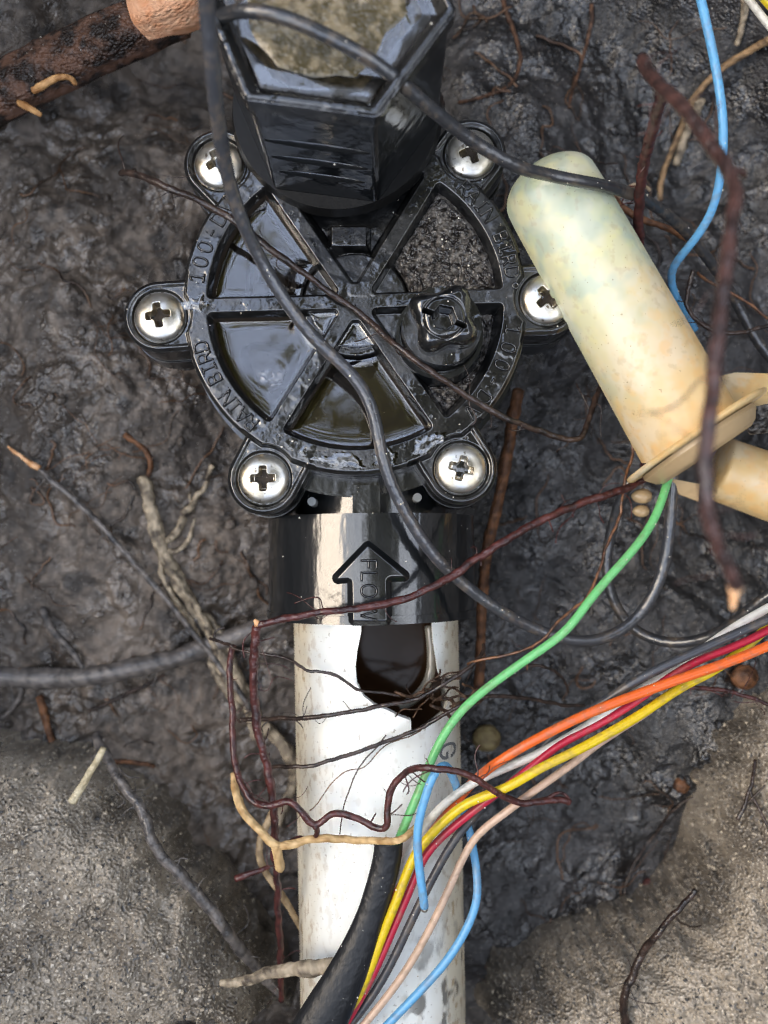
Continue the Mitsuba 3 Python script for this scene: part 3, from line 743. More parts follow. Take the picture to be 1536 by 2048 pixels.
# ------------------------------------------------------------------ the white pipe
PA, PB = P(752, 1240, -25), P(768, 2120, -28)
pd_ = (PB - PA) / np.linalg.norm(PB - PA)
def pipe_top(x, y, r):
    s = (y - PA[1]) / (PB[1] - PA[1]); ax = PA[0] + s * (PB[0] - PA[0]); az = PA[2] + s * (PB[2] - PA[2])
    return az + np.sqrt(np.maximum(r * r - (x - ax) ** 2, 0.1))
pipe = cyl_y(PA - pd_ * 6, PB, 16.75, 160) - cyl_y(PA - pd_ * 8, PB + pd_ * 3, 14.3, 128)
hole_px = [(722, 1200), (723, 1262), (715, 1300), (711, 1335), (714, 1365), (727, 1390), (750, 1408), (775, 1418), (800, 1432), (822, 1441), (823, 1474), (840, 1462), (868, 1448), (890, 1436), (902, 1412), (893, 1385), (878, 1350), (873, 1318), (868, 1290), (866, 1262), (866, 1200)]
hp = Polygon([XY(*q, -10) for q in hole_px]).buffer(0.3).buffer(-0.3)
hp = Polygon(np.array(hp.exterior.segmentize(0.8).coords)[:-1] + 0.0)
pipe -= poly_solid(hp, -26, 5)
pipe = pipe.refine_to_length(2.0)
pm = mesh_of(pipe); TOPS.append(pm)
pk = thing('pipe', 'white plastic pipe with a broken out hole below the valve collar', 'pipe')
obj('pipe_wall', pm, 'm_pvc', pk, smooth=30)
lip = [(858, 1252, -22), (862, 1290, -22), (863, 1325, -22), (858, 1355, -22), (846, 1378, -23), (828, 1398, -24), (800, 1412, -25)]
lm = sweep(spline(lip, 0.5), 0.95, 12); obj('inner_lip', lm, 'm_rubber', pk, color=np.tile([0.20, 0.19, 0.16], (len(lm.vertices), 1)), label='grey curved lip inside the hole of the pipe')
mw = poly_solid(Polygon([PA[:2] + [-13.4, 4], PA[:2] + [13.4, 4], PA[:2] + [13.6, -25], PA[:2] + [-13.0, -25]]), -31.5, -30.0)
tag(obj('water', mesh_of(mw), 'm_murk', smooth=False), 'dark brown water inside the broken white pipe', 'water', None, 'thing')
gx_, gy_ = XY(884, 1487, -14)
def print_text(text, px, py, h, squash=1.0):
    x0, y0 = XY(px, py, -14)
    return wrap_text(text, h, x0, y0, 16.76, 0.09, pipe_top, squash=squash)
obj('printed_letter', print_text('G', 880, 1490, 3.4, 1.0), 'm_print', pk, label='grey printed letter on the white pipe')

# ------------------------------------------------------------------ gel filled connectors
def lathe_mesh(a, b, prof, seg=72):
    """prof: (along in mm, radius) pairs turned round the axis from a to b."""
    a, b = np.array(a, float), np.array(b, float); d = (b - a) / np.linalg.norm(b - a)
    u = np.cross(d, [0, 0, 1.0]); u /= np.linalg.norm(u); v = np.cross(d, u)
    ang = np.arange(seg) * 2 * np.pi / seg
    rings = [a + d * s + r * (np.cos(ang)[:, None] * u + np.sin(ang)[:, None] * v) for s, r in prof]
    vv = np.vstack(rings); n = len(prof)
    i, j = np.meshgrid(np.arange(n - 1), np.arange(seg), indexing='ij'); i, j = i.ravel(), j.ravel(); k = (j + 1) % seg
    f = np.vstack([np.stack([i * seg + j, (i + 1) * seg + j, (i + 1) * seg + k], 1), np.stack([i * seg + j, (i + 1) * seg + k, i * seg + k], 1)])
    return trimesh.Trimesh(vv, f, process=False)
CA, CB = P(1085, 352, 2), P(1376, 868, -3)
L = np.linalg.norm(CB - CA)
dome = [(9.3 - 9.3 * math.cos(t), 0.02 + 8.5 * math.sin(t)) for t in np.linspace(0.0, math.pi / 2, 14)]
dome = [(s * 0.62 - 2.5, r) for s, r in dome]
prof = dome + [(s, 8.55 + 1.0 * s / L) for s in np.linspace(6, L + 0.5, 30)] + [(L + 0.5, 0.05)]
con = thing('wire_connector', 'cloudy yellow gel filled tube connector beside the valve lid', 'connector')
cm = lathe_mesh(CA, CB, prof)
obj('tube', cm, 'm_gel', con, smooth=40); TOPS.append(cm)
axis = (CB - CA) / L
fl_n = axis * 0.97 + np.array([0.05, 0.0, 0.22]); fl_n /= np.linalg.norm(fl_n)
fc = P(1392, 880, -4)
fm = lathe_mesh(fc - fl_n * 1.1, fc + fl_n * 1.1, [(0, 0.05), (0, 14.0), (0.15, 14.5), (0.5, 14.7), (0.9, 14.5), (1.1, 14.0), (1.1, 0.05)], 64)
fv = np.array(fm.vertices); fr_ = fv - fc; fv += fr_ * (0.16 * (nz(fv, 0.13, 5, 2) - 0.5))[:, None]; fm.vertices = fv
obj('flange', fm, 'm_gel', con, smooth=40); TOPS.append(fm)
fl2 = lathe_mesh(fc + fl_n * 0.2, fc + fl_n * 9, [(0, 11.5), (0.8, 11.6), (2.6, 10.2), (3.2, 9.0), (3.3, 0.05)], 48)
obj('lid', fl2, 'm_flap', con, smooth=40)
def plate(px, zs, th, seed=0):
    v = np.array([P(x, y, z) for (x, y), z in zip(px, zs)])
    c = np.vstack([v, v + [0, 0, -th]])
    return trimesh.convex.convex_hull(c + rng.normal(0, 0.02, c.shape))
obj('latch', plate([(1330, 955), (1400, 968), (1398, 1003), (1362, 990), (1342, 975)], [-8, -7, -9, -9, -9], 0.7), 'm_flap', con, smooth=False)
for (px_, py_, r_, z_) in ((1285, 992, 1.9, -14), (1283, 1022, 1.6, -15)):
    gl = trimesh.creation.icosphere(3, r_); v_ = np.array(gl.vertices); v_ *= (1 + 0.5 * (nz(v_, 0.4, 3, 2) - 0.5))[:, None] * [1.1, 0.8, 0.7]
    obj('gel_drip', trimesh.Trimesh(v_ + P(px_, py_, z_), gl.faces, process=False), 'm_flap', con)
obj('latch', plate([(1440, 752), (1470, 745), (1560, 748), (1560, 815), (1470, 850), (1440, 830)], [-9, -10, -12, -8, -6, -7], 3.0), 'm_gel', con, smooth=False)
con2 = thing('wire_connector', 'second yellow tube connector cut off by the right edge of the photo', 'connector')
DA, DB = P(1432, 935, -17), P(1640, 1010, -17)
L2 = np.linalg.norm(DB - DA)
cm2 = lathe_mesh(DA, DB, [(0, 0.05), (0.2, 5.5), (0.6, 6.1)] + [(s, 6.3 + 0.4 * s / L2) for s in np.linspace(1, L2, 20)])
obj('tube', cm2, 'm_gel', con2, smooth=40); TOPS.append(cm2)
dm = plate([(1478, 838), (1500, 815), (1570, 800), (1570, 862), (1505, 868)], [-2, -1, -1, -3, -4], 1.2)
obj('lid', dm, 'm_silt', con2, smooth=False, label='lid flap crusted with grey soil')

# ------------------------------------------------------------------ wires
BLK = (0.027, 0.029, 0.033)
wire('wire', [(440, 34, 33), (462, 26, 35), (490, 22, 37), (560, 33, 38), (660, 75, 37), (760, 133, 34), (860, 215, 28), (950, 285, 22), (1040, 335, 18), (1085, 347, 15.5), (1130, 357, 14), (1185, 367, 12), (1240, 380, 7), (1300, 406, 0), (1370, 462, -8), (1425, 530, -14), (1470, 600, -20), (1505, 665, -22), (1560, 735, -24)],
     1.22, BLK, 'black wire leaving the solenoid top and arching right over the yellow connector', mat='m_rubber')
wire('wire', [(408, -60, 52), (412, 0, 48), (420, 80, 44), (428, 170, 39), (440, 270, 32), (458, 360, 25), (484, 440, 20), (522, 520, 15), (575, 608, 11), (642, 690, 8), (708, 755, 6), (744, 820, 5), (760, 890, 4), (780, 960, 2.5), (820, 1040, 0), (872, 1115, -3), (932, 1172, -6), (1002, 1222, -9), (1082, 1262, -12), (1170, 1282, -14), (1250, 1255, -15), (1308, 1185, -14), (1334, 1095, -12), (1342, 1010, -10), (1345, 950, -9)],
     1.3, (0.045, 0.048, 0.056), 'black wire crossing the lid from the top edge down to the connector mouth', mat='m_rubber')
wire('wire', [(1262, 960, -15), (1242, 1000, -17), (1221, 1070, -21), (1214, 1140, -23), (1232, 1210, -24), (1275, 1262, -23), (1345, 1285, -20), (1420, 1272, -16), (1480, 1235, -11), (1560, 1175, -6)],
     1.25, BLK, 'black wire looping under the connector and out past the right edge', mat='m_rubber')
wire('wire', [(1345, 930, -8), (1330, 980, -7), (1308, 1038, -5), (1270, 1095, -3), (1222, 1150, -2), (1174, 1208, -1), (1130, 1262, -1), (1062, 1313, -2), (985, 1368, -3), (918, 1428, -3), (872, 1500, -3), (845, 1565, -3), (820, 1625, -3), (797, 1680, -4), (778, 1722, -4.5), (760, 1780, -5)],
     1.28, (0.17, 0.58, 0.20), 'light green wire from the connector mouth down into the black sleeve')
SKY = (0.14, 0.42, 0.72)
wire('wire', [(1390, -60, 18), (1402, 0, 15), (1418, 70, 13), (1434, 150, 11), (1446, 250, 9), (1441, 350, 5), (1417, 435, 0), (1372, 500, -6), (1344, 545, -11), (1355, 600, -16), (1390, 660, -20)],
     1.25, SKY, 'light blue wire hanging from the top right edge')
wire('wire', [(1470, -40, 6), (1510, 15, 6), (1570, 90, 6)], 1.1, (0.72, 0.70, 0.62), 'white wire clipped by the top right corner')
wire('wire', [(1485, -60, 8), (1530, -5, 8), (1590, 60, 8)], 1.5, (0.80, 0.60, 0.02), 'yellow wire clipped by the top right corner')
wire('wire', [(1600, 1212, 4.5), (1536, 1239, 4.5), (1468, 1269, 4.5), (1368, 1314, 4), (1268, 1364, 2.5), (1193, 1412, 0), (1138, 1445, -3), (1080, 1500, -5), (1020, 1560, -6.5), (968, 1613, -6.5), (918, 1668, -5.5), (868, 1751, -6), (828, 1831, -6.5), (793, 1905, -7), (755, 1975, -7.5), (700, 2050, -8), (640, 2120, -8)],
     1.25, (0.050, 0.055, 0.066), 'dark grey wire along the upper edge of the coloured bundle')
wire('wire', [(1600, 1180, 1.2), (1545, 1211, 1.2), (1488, 1243, 1.2), (1440, 1274, 1.2), (1400, 1304, 1.0), (1368, 1331, 0.8), (1320, 1358, 0.5), (1268, 1387, 0.3), (1190, 1441, 0), (1068, 1511, -1), (985, 1547, -2), (930, 1577, -3), (880, 1617, -4.5), (838, 1672, -6.5), (795, 1760, -8), (762, 1840, -8.5), (725, 1920, -8.5), (680, 2000, -8)],
     1.25, (0.74, 0.74, 0.70), 'white wire in the coloured bundle across the pipe')
wire('wire', [(1600, 1222, 2), (1545, 1255, 2), (1468, 1293, 2), (1388, 1326, 2), (1318, 1370, 1.5), (1258, 1412, 1), (1193, 1451, 0.5), (1118, 1491, 0), (1058, 1538, -0.6), (1000, 1582, -1.8), (933, 1633, -3.5), (858, 1703, -4.8), (826, 1765, -5.2), (798, 1831, -5.6), (768, 1901, -6), (738, 1965, -6.3), (690, 2050, -7), (640, 2120, -7)],
     1.15, (0.52, 0.020, 0.055), 'dark red wire in the coloured bundle across the pipe')
wire('wire', [(1590, 1215, 0), (1523, 1266, -0.5), (1478, 1305, -0.5), (1418, 1346, -0.2), (1368, 1372, 0), (1293, 1421, 1.5), (1218, 1466, 2.3), (1143, 1506, 2.6), (1078, 1538, 2.4), (1008, 1577, 1.5), (933, 1608, -0.4), (868, 1663, -2.4), (828, 1715, -3.4), (798, 1788, -4), (768, 1863, -4.8), (735, 1950, -5.6), (700, 2020, -7.0)],
     1.35, (0.78, 0.56, 0.010), 'bright yellow wire in the coloured bundle across the pipe')
wire('wire', [(1610, 1262, 3.5), (1545, 1288, 4), (1468, 1320, 4.3), (1368, 1355, 4.5), (1293, 1382, 4), (1193, 1420, 3.6), (1118, 1455, 3), (1043, 1495, 2), (978, 1537, -0.5), (930, 1582, -4.5), (880, 1645, -7), (845, 1692, -7.8), (808, 1745, -8), (780, 1805, -8.3), (745, 1900, -8)],
     1.4, (0.82, 0.14, 0.020), 'orange wire lying on top of the coloured bundle')
wire('wire', [(1300, 1420, -3), (1260, 1446, -3), (1193, 1490, -2.8), (1148, 1525, -2.5), (1068, 1582, -2), (1008, 1627, -2.5), (958, 1668, -3.8), (928, 1713, -4.4), (898, 1778, -4.8), (863, 1851, -5.3), (818, 1931, -6), (768, 2001, -6.5), (710, 2070, -7)],
     1.15, (0.62, 0.44, 0.32), 'pale tan wire at the lower edge of the coloured bundle')
bl = wire('wire', [(849, 1815, 0), (843, 1770, 0.8), (836, 1710, 1.5), (837, 1650, 2.2), (852, 1590, 3), (868, 1550, 3.2), (886, 1532, 2.6), (903, 1548, -0.5), (915, 1580, -5), (927, 1620, -8), (941, 1672, -9), (952, 1735, -7), (954, 1790, -6), (940, 1842, -6), (900, 1912, -6), (842, 1980, -6.2), (770, 2055, -6.5), (720, 2110, -7)],
     1.22, SKY, 'light blue wire bent in a hook with its cut end on the pipe')
e = P(849, 1818, -0.2); cu = m3.Manifold.sphere(0.62, 20).translate(e.tolist()); obj('bare_end', mesh_of(cu), 'm_screw', bl)

# black sleeve
sl = spline([(777, 1684, -4.0), (768, 1745, -4.6), (738, 1840, -5.0), (704, 1925, -5.2), (664, 2005, -5.2), (625, 2080, -5.2), (600, 2140, -5.2)], 0.5)
s = np.linspace(0, 1, len(sl)); rad = 2.55 + 2.2 * sst(0.25, 0.95, s)
so = sweep(sl, rad[:, None] * (1 + 0.05 * (nz(sl, 0.2, 3, 2) - 0.5)[:, None]), 28, cap=False, flat=(1.0, 0.62))
si = sweep(sl, rad - 0.55, 28, cap=False, flat=(1.0, 0.56)); si.invert()
lipm = []
n = 28; va, vb = np.array(so.vertices[:n]), np.array(si.vertices[:n])
jj = np.arange(n); kk = (jj + 1) % n
ringm = trimesh.Trimesh(np.vstack([va, vb]), np.vstack([np.stack([jj, jj + n, kk + n], 1), np.stack([jj, kk + n, kk], 1)]), process=False)
slm = join([so, si, ringm]); TOPS.append(so)
tag(obj('cable_sleeve', slm, 'm_dull', color=np.tile([0.009, 0.010, 0.012], (len(slm.vertices), 1))), 'black flattened cable sleeve lying on the lower pipe', 'cable sleeve')

# ------------------------------------------------------------------ roots and sticks
g = spl_ground
root([(242, 345, 4), (262, 347, 6), (300, 360, 8), (345, 380, 9), (395, 398, 8), (440, 425, 7), (500, 465, 6), (560, 513, 5), (620, 555, 3), (660, 585, 1.6), (690, 605, 1.2), (735, 640, 1.5), (790, 690, 4.2), (860, 742, 5.6), (930, 790, 3), (1010, 835, 0), (1080, 862, -4), (1150, 880, -7), (1166, 868, -8), (1182, 826, -10), (1200, 775, -13), (1216, 730, -16)],
     0.78, 0.72, DARK, 'long thin dark root lying across the valve lid', branches=[([(250, 340, 5.4), (243, 312, 5), (236, 290, 2), (248, 272, -4)], 0.2, 0.1)])
root([(514, 1250, 1), (560, 1239, 1.5), (640, 1226, 2), (720, 1216, 2), (800, 1199, 1.4), (880, 1164, 0.4), (950, 1120, -1), (1010, 1081, -2), (1080, 1041, -4), (1150, 1011, -7), (1210, 990, -9), (1270, 968, -12), (1310, 930, -18)],
     0.86, 1.05, RED, 'smooth dark red root lying across the collar of the valve', tip=[(516, 1250, 1), (508, 1240, 1.4)], jit=0.35)
root([(512, 1256, 1), (507, 1310, -1), (507, 1374, -3), (514, 1440, -5), (522, 1480, -6), (534, 1536, -7), (545, 1600, -8), (551, 1700, -11), (556, 1800, -15), (561, 1900, -20), (564, 2000, -26)],
     1.15, 0.8, RED, 'upright dark red root beside the left edge of the white pipe', jit=0.35)
root([(466, 1290, -14), (460, 1364, -12), (465, 1440, -10), (470, 1524, -8), (487, 1578, -6), (508, 1604, -5), (540, 1611, -4), (572, 1603, -3.4), (602, 1622, -3), (630, 1650, -3), (652, 1634, -3), (700, 1631, -3), (766, 1656, -1.5), (776, 1608, -0.5), (790, 1568, 0.5), (815, 1542, 1.8), (852, 1536, 4.5), (900, 1540, 5), (945, 1553, 4.2), (980, 1576, 3), (1020, 1598, 1.2), (1060, 1606, 0), (1100, 1601, -1), (1138, 1605, -2)],
     0.85, 0.8, RED, 'knobbly red brown root winding over the pipe and coloured wires',
     branches=[([(630, 1650, -3), (634, 1664, -4), (622, 1680, -6), (598, 1676, -9), (575, 1688, -12), (560, 1706, -15)], 0.7, 0.4), ([(1090, 1602, -0.8), (1120, 1585, -1.5), (1140, 1600, -2)], 0.5, 0.3)])
root([(467, 1546, -9), (475, 1596, -7.6), (495, 1636, -6.5), (525, 1666, -5.5), (552, 1690, -5), (592, 1686, -5), (628, 1678, -5), (690, 1679, -5.2), (725, 1681, -4.4), (770, 1682, -1.4), (796, 1680, -0.6), (818, 1668, -1), (834, 1655, -2.4)],
     0.9, 0.75, TAN, 'pale yellow root crossing the pipe above the black sleeve', branches=[([(552, 1690, -5), (556, 1714, -5.5), (561, 1738, -6.5)], 1.25, 0.9)], mat='m_dryroot', knob=0.3)
root([(545, 1625, -22), (522, 1680, -21), (521, 1722, -21), (540, 1756, -22), (566, 1796, -23), (604, 1862, -26)], 0.9, 0.7, ((0.16, 0.11, 0.06), (0.40, 0.30, 0.18)), 'curved tan root behind the upright red root', mat='m_dryroot')
root([(470, 1758, -16), (505, 1746, -16), (540, 1734, -17)], 0.9, 0.6, RED, 'short dark red root stub left of the pipe')
root([(440, 1968, -17), (500, 1957, -15), (560, 1940, -12), (620, 1938, -9), (670, 1932, -8.6), (705, 1930, -9.4)], 0.9, 1.9, PALE, 'broad pale root passing under the black sleeve near the bottom', mat='m_dryroot')
root([(1286, 120, 38), (1300, 150, 42), (1330, 180, 46), (1375, 222, 50), (1420, 288, 53), (1458, 345, 56), (1472, 385, 58), (1462, 450, 60), (1452, 540, 62), (1438, 640, 64), (1428, 760, 66), (1415, 880, 68), (1412, 980, 68), (1426, 1060, 66), (1450, 1125, 64), (1470, 1175, 62)],
     1.22, 1.0, ((0.020, 0.011, 0.010), (0.070, 0.032, 0.026)), 'blurred red brown root close to the lens hanging down the right side', tip=[(1470, 1178, 62), (1464, 1215, 61)], jit=0.2, branches=[([(1462, 350, 56.4), (1478, 342, 56), (1490, 352, 55)], 0.7, 0.5)])
root([(1328, 180, 38), (1312, 235, 28), (1292, 310, 16), (1280, 385, 6), (1278, 470, -4), (1282, 560, -14), (1290, 700, -24), (1292, 860, -30), (1285, 960, -34)],
     1.25, 1.2, RED, 'dark red upright root rising behind the yellow connector', knob=0.10)
root([(1036, 780, -30), (1022, 860, -31), (1010, 930, -32), (995, 1010, -33), (982, 1065, -34), (970, 1130, -36), (962, 1250, -38), (958, 1400, -40)],
     1.55, 1.2, RUST, 'rust brown root standing in the dark gap right of the collar', knob=0.3, mat='m_dryroot')
root([(1276, 830, -12), (1262, 870, -12), (1266, 905, -12), (1250, 960, -11), (1242, 1020, -10), (1222, 1075, -9), (1205, 1120, -8), (1180, 1185, -6), (1150, 1216, -5), (1110, 1250, -4), (1085, 1281, -4), (1000, 1312, -6), (935, 1328, -9)],
     0.38, 0.32, RUST, 'hair thin orange root running beside the green wire', branches=[([(1085, 1281, -4), (1062, 1300, -8), (1055, 1340, -12)], 0.25, 0.15)])
root([(420, 1276, -16), (460, 1292, -13), (500, 1304, -11), (575, 1320, -9.5), (615, 1340, -8), (670, 1350, -7.3), (710, 1376, -7.4), (745, 1383, -7.6), (800, 1395, -9)], 0.42, 0.36, DARK, 'thin root over the upper left of the white pipe',
     branches=[([(430, 1278, -15.5), (432, 1262, -15), (450, 1255, -15)], 0.3, 0.2)])
root([(480, 1440, -18), (560, 1437, -13), (640, 1433, -8.4), (700, 1424, -7.4), (770, 1410, -7), (843, 1393, -7.6), (900, 1360, -7), (945, 1330, -8), (968, 1290, -12)], 0.58, 0.5, DARK, 'dark thin root crossing just below the hole in the pipe')
root([(530, 1538, -13), (580, 1534, -10), (625, 1531, -8.2), (700, 1508, -7.2), (770, 1484, -7), (823, 1464, -7), (898, 1424, -6), (960, 1395, -7), (1050, 1397, -12), (1168, 1411, -22)], 0.52, 0.45, DARK, 'dark thin root crossing the white pipe at a slant under the green wire')
root([(772, 1470, -7.6), (740, 1508, -8), (716, 1538, -8), (700, 1575, -8), (690, 1605, -8), (680, 1668, -8)], 0.2, 0.16, DARK, 'hair thin black rootlet on the white pipe face', jit=0.15)
root([(842, 1462, -8.5), (795, 1480, -7.9), (760, 1500, -7.9), (728, 1535, -8), (700, 1540, -8), (665, 1565, -8.2), (640, 1600, -8.6), (620, 1622, -9.4)], 0.16, 0.13, RUST, 'hair thin tan rootlet on the white pipe face', jit=0.15)
root([(1048, 1334, -20), (1085, 1332, -20), (1118, 1349, -22), (1136, 1384, -26)], 0.42, 0.3, DARK, 'short hooked root in the dark clay right of the pipe')
root([(1330, 1372, -20), (1373, 1374, -18), (1420, 1377, -18), (1468, 1385, -18), (1560, 1420, -18)], 0.6, 0.5, RED, 'red root reaching the right edge below the orange wire')
root([(1390, 1780, -18), (1370, 1806, -18), (1348, 1828, -18), (1325, 1856, -19), (1308, 1878, -20), (1288, 1900, -22), (1265, 1952, -23), (1250, 1988, -24), (1256, 2060, -27)], 0.72, 1.3, DARK, 'dark twig with water drops standing on the lower right rock',
     branches=[([(1348, 1828, -18), (1366, 1848, -22), (1400, 1852, -28)], 0.4, 0.25)])
root(g([(1468, 1561), (1410, 1585), (1348, 1619), (1320, 1655), (1298, 1684), (1270, 1725), (1253, 1766), (1250, 1790)], 0.6), 0.45, 0.35, DARK, 'thin root trailing over the dark clay above the lower right rock')
root(g([(285, 960), (300, 1010), (325, 1100), (360, 1170), (415, 1254), (460, 1334), (490, 1394), (520, 1470)], 0.4), 1.6, 2.3, PALE, 'broad pale fibrous root buried left of the valve', branches=[(g([(300, 1040), (345, 1150), (395, 1215), (440, 1330), (480, 1420)], 1.4), 0.7, 1.0), (g([(320, 1120), (345, 1190), (400, 1275), (430, 1345), (470, 1400)], 1.0), 0.6, 1.1), (g([(352, 1150), (375, 1200), (425, 1240), (470, 1330), (510, 1400)], 1.0), 0.5, 0.9), (g([(400, 1235), (440, 1255), (470, 1290)], 0.6), 0.5, 0.3), (g([(330, 1100), (372, 1085), (385, 1020), (380, 985)], 0.6), 0.6, 0.35), (g([(366, 1030), (350, 1065), (332, 1080)], 1.0), 1.2, 0.9), (g([(425, 930), (400, 985), (366, 1030)], 0.8), 0.6, 0.9)], mat='m_dryroot', knob=0.5, jit=0.8)
root(g([(70, 930), (120, 975), (180, 1028), (260, 1118), (340, 1208), (420, 1308), (470, 1370), (500, 1420)], 3.0), 0.85, 1.0, GREY, 'long straight dark root slanting down from the left', tip=g([(78, 938), (40, 912), (14, 893)], 3.4))
root(g([(-60, 1348), (-10, 1352), (100, 1358), (200, 1350), (300, 1330), (400, 1298), (500, 1262), (570, 1230)], 1.6), 3.2, 2.9, GREY, 'thick grey root running in from the left edge to the collar', branches=[(g([(40, 1370), (38, 1395), (0, 1440)], 1.4), 0.8, 0.6)], knob=0.25, jit=0.5)
root(g([(528, 1455), (560, 1480), (582, 1515), (585, 1560), (570, 1610), (555, 1650)], 3.0), 1.9, 1.2, PALE, 'pale crooked root beside the pipe under the dark roots', mat='m_dryroot', knob=0.4)
root([(195, 1470, -30), (210, 1510, -26), (250, 1575, -22), (290, 1632, -20), (300, 1675, -19), (350, 1738, -20), (425, 1822, -22), (452, 1862, -23), (515, 1935, -28), (560, 1985, -32)], 1.3, 1.7, GREY, 'grey root following the edge of the lower left rock', knob=0.3)
root([(145, 1602, -21), (180, 1545, -19), (207, 1498, -17)], 1.0, 0.7, ((0.40, 0.33, 0.20), (0.66, 0.58, 0.40)), 'short straw coloured stalk poking up from the lower left rock', name='stalk', cat='stalk', mat='m_dryroot', jit=0.1)
root(g([(78, 1394), (100, 1474), (125, 1512), (200, 1524), (310, 1532)], 0.8), 1.0, 0.5, RUST, 'brown root on dark clay above the lower left rock', mat='m_dryroot')
root(g([(85, 1215), (105, 1260), (140, 1300), (165, 1340)], 0.6), 0.9, 0.7, GREY, 'short grey root above the thick grey root', mat='m_dryroot')
root(g([(1005, -20), (1015, 30), (1040, 110), (1028, 160), (978, 190), (918, 205)], 0.4), 0.6, 0.4, ((0.035, 0.018, 0.011), (0.13, 0.065, 0.036)), 'thin rust coloured root on the clay right of the solenoid', mat='m_dryroot')
root(g([(1183, 10), (1180, 60), (1168, 110), (1150, 165), (1138, 215)], 0.4), 0.55, 0.35, ((0.035, 0.018, 0.011), (0.13, 0.065, 0.036)), 'faint rust root on the clay at the top centre right', mat='m_dryroot')
root(g([(1490, 0), (1484, 50), (1473, 90)], 1.0), 1.0, 0.6, PALE, 'pale root stub near the blue wire at the top', mat='m_dryroot')
root(g([(1580, 60), (1536, 82), (1458, 127), (1388, 197), (1353, 282), (1330, 335), (1320, 400)], 1.6), 0.95, 0.7, ((0.14, 0.09, 0.05), (0.42, 0.27, 0.14)), 'tan root running down from the right edge behind the blue wire', mat='m_dryroot')
root(g([(1400, 200), (1378, 255), (1362, 300), (1352, 330)], 1.0), 1.6, 1.0, PALE, 'thick pale root piece half buried behind the blue wire', mat='m_dryroot', knob=0.5)
root([(1385, 540, -12), (1376, 575, -13), (1374, 612, -14), (1413, 655, -14), (1463, 667, -14), (1500, 662, -14), (1560, 645, -14)], 0.62, 0.5, DARK, 'dark root right of the connector behind the blurred root')
root([(1395, 545, -20), (1412, 560, -19), (1440, 575, -18), (1473, 592, -18), (1505, 612, -18), (1545, 648, -19)], 0.4, 0.32, RUST, 'thin orange root at the right edge beside the black wire')
root([(1225, 395, -18), (1250, 420, -16), (1290, 440, -16), (1330, 455, -17), (1375, 480, -20)], 0.9, 0.6, RUST, 'rusty fibrous root tucked under the black wire near the connector', mat='m_dryroot', knob=0.4)
root([(1215, 415, -22), (1240, 390, -19), (1265, 372, -18), (1300, 380, -20)], 0.6, 0.4, ((0.2, 0.14, 0.09), (0.4, 0.3, 0.2)), 'short tan root at the foot of the red upright root', mat='m_dryroot')
root([(1080, 300, -18), (1120, 312, -18), (1170, 322, -20), (1235, 328, -24)], 0.3, 0.2, DARK, 'hair thin root just above the domed end of the connector')
root(g([(1285, 470), (1320, 520), (1300, 580), (1330, 640)], 1.5), 0.5, 0.4, DARK, 'tangled dark root between the connector and the blue wire')
root(g([(250, 870), (300, 920), (290, 960)], 0.8), 0.8, 0.6, RUST, 'short rusty root in the brown clay left of the lower left screw', mat='m_dryroot')
root(g([(180, 1420), (230, 1400), (330, 1350)], 0.5), 0.5, 0.4, DARK, 'thin dark root under the thick grey root', mat='m_dryroot')
root([(1475, 1640, -26), (1500, 1580, -26), (1510, 1520, -28)], 0.6, 0.5, DARK, 'forked dark root on the upper part of the lower right rock', branches=[([(1500, 1580, -26), (1530, 1640, -24), (1550, 1680, -22)], 0.5, 0.4), ([(1488, 1615, -26), (1530, 1570, -24)], 0.35, 0.25)])
# the stick
st = thing('stick', 'thick wet brown stick with a raw broken end at the top left', 'stick')
sm = root_mesh([(-90, 230, -26), (0, 188, -24), (120, 128, -22), (240, 72, -20), (330, 34, -19), (365, 22, -19)], 6.0, 5.0, 0.5, 0.30, 5, 36)
v = np.array(sm.vertices); v += (nz(v, 0.5, 5, 4) - 0.5)[:, None] * np.array([0.3, 0.8, 1.4]); sm.vertices = v
obj('bark', sm, 'm_bark', st); TOPS.append(sm)
em = root_mesh([(285, 38, -15), (310, 26, -14), (345, 14, -14), (375, 0, -15), (400, -22, -16)], 4.4, 4.0, 0.6, 0.6, 8, 28)
obj('broken_end', em, 'm_splinter', st, label='raw orange broken wood')
for pts in ([(65, 180, -16), (95, 165, -15.5), (130, 155, -15.5), (150, 170, -17)], [(38, 205, -20), (62, 218, -19), (82, 232, -19)]):
    q = root_mesh(pts, 0.9, 0.5, 0.3, 0.4, 3, 8); obj('bark_strip', q, 'm_dryroot', st, color=root_color(q, ((0.3, 0.13, 0.04), (0.6, 0.34, 0.14)), 4))

# hair roots on the clay: uncountable
hr = []
for q in range(330):
    x, y = rng.uniform(-92, 92), rng.uniform(-110, 130)
    if abs(x - CX) < 22 and y < 40: continue
    a = rng.uniform(0, 2 * np.pi); pts = []
    L_ = rng.uniform(5, 22); n = 9
    for w in range(n):
        pts.append((x, y)); a += rng.normal(0, 0.5); x += math.cos(a) * L_ / n; y += math.sin(a) * L_ / n
    pts = np.array(pts); z = ground_z(pts[:, 0], pts[:, 1]) + rng.uniform(0.1, 1.0) 
    c = np.column_stack([pts, np.convolve(np.r_[z[0], z, z[-1]], [0.25, 0.5, 0.25], 'valid') + 0.2])
    hr.append(sweep(spline([v for v in c], 0.7), 0.07 + 0.24 * rng.random() ** 2, 5))
hm = join(hr)
tag(obj('rootlets', hm, 'm_root', color=root_color(hm, ((0.012, 0.008, 0.006), (0.14, 0.075, 0.04)), 3, 0.15)), 'fine dark hair roots spread through the wet clay', None, None, 'stuff')

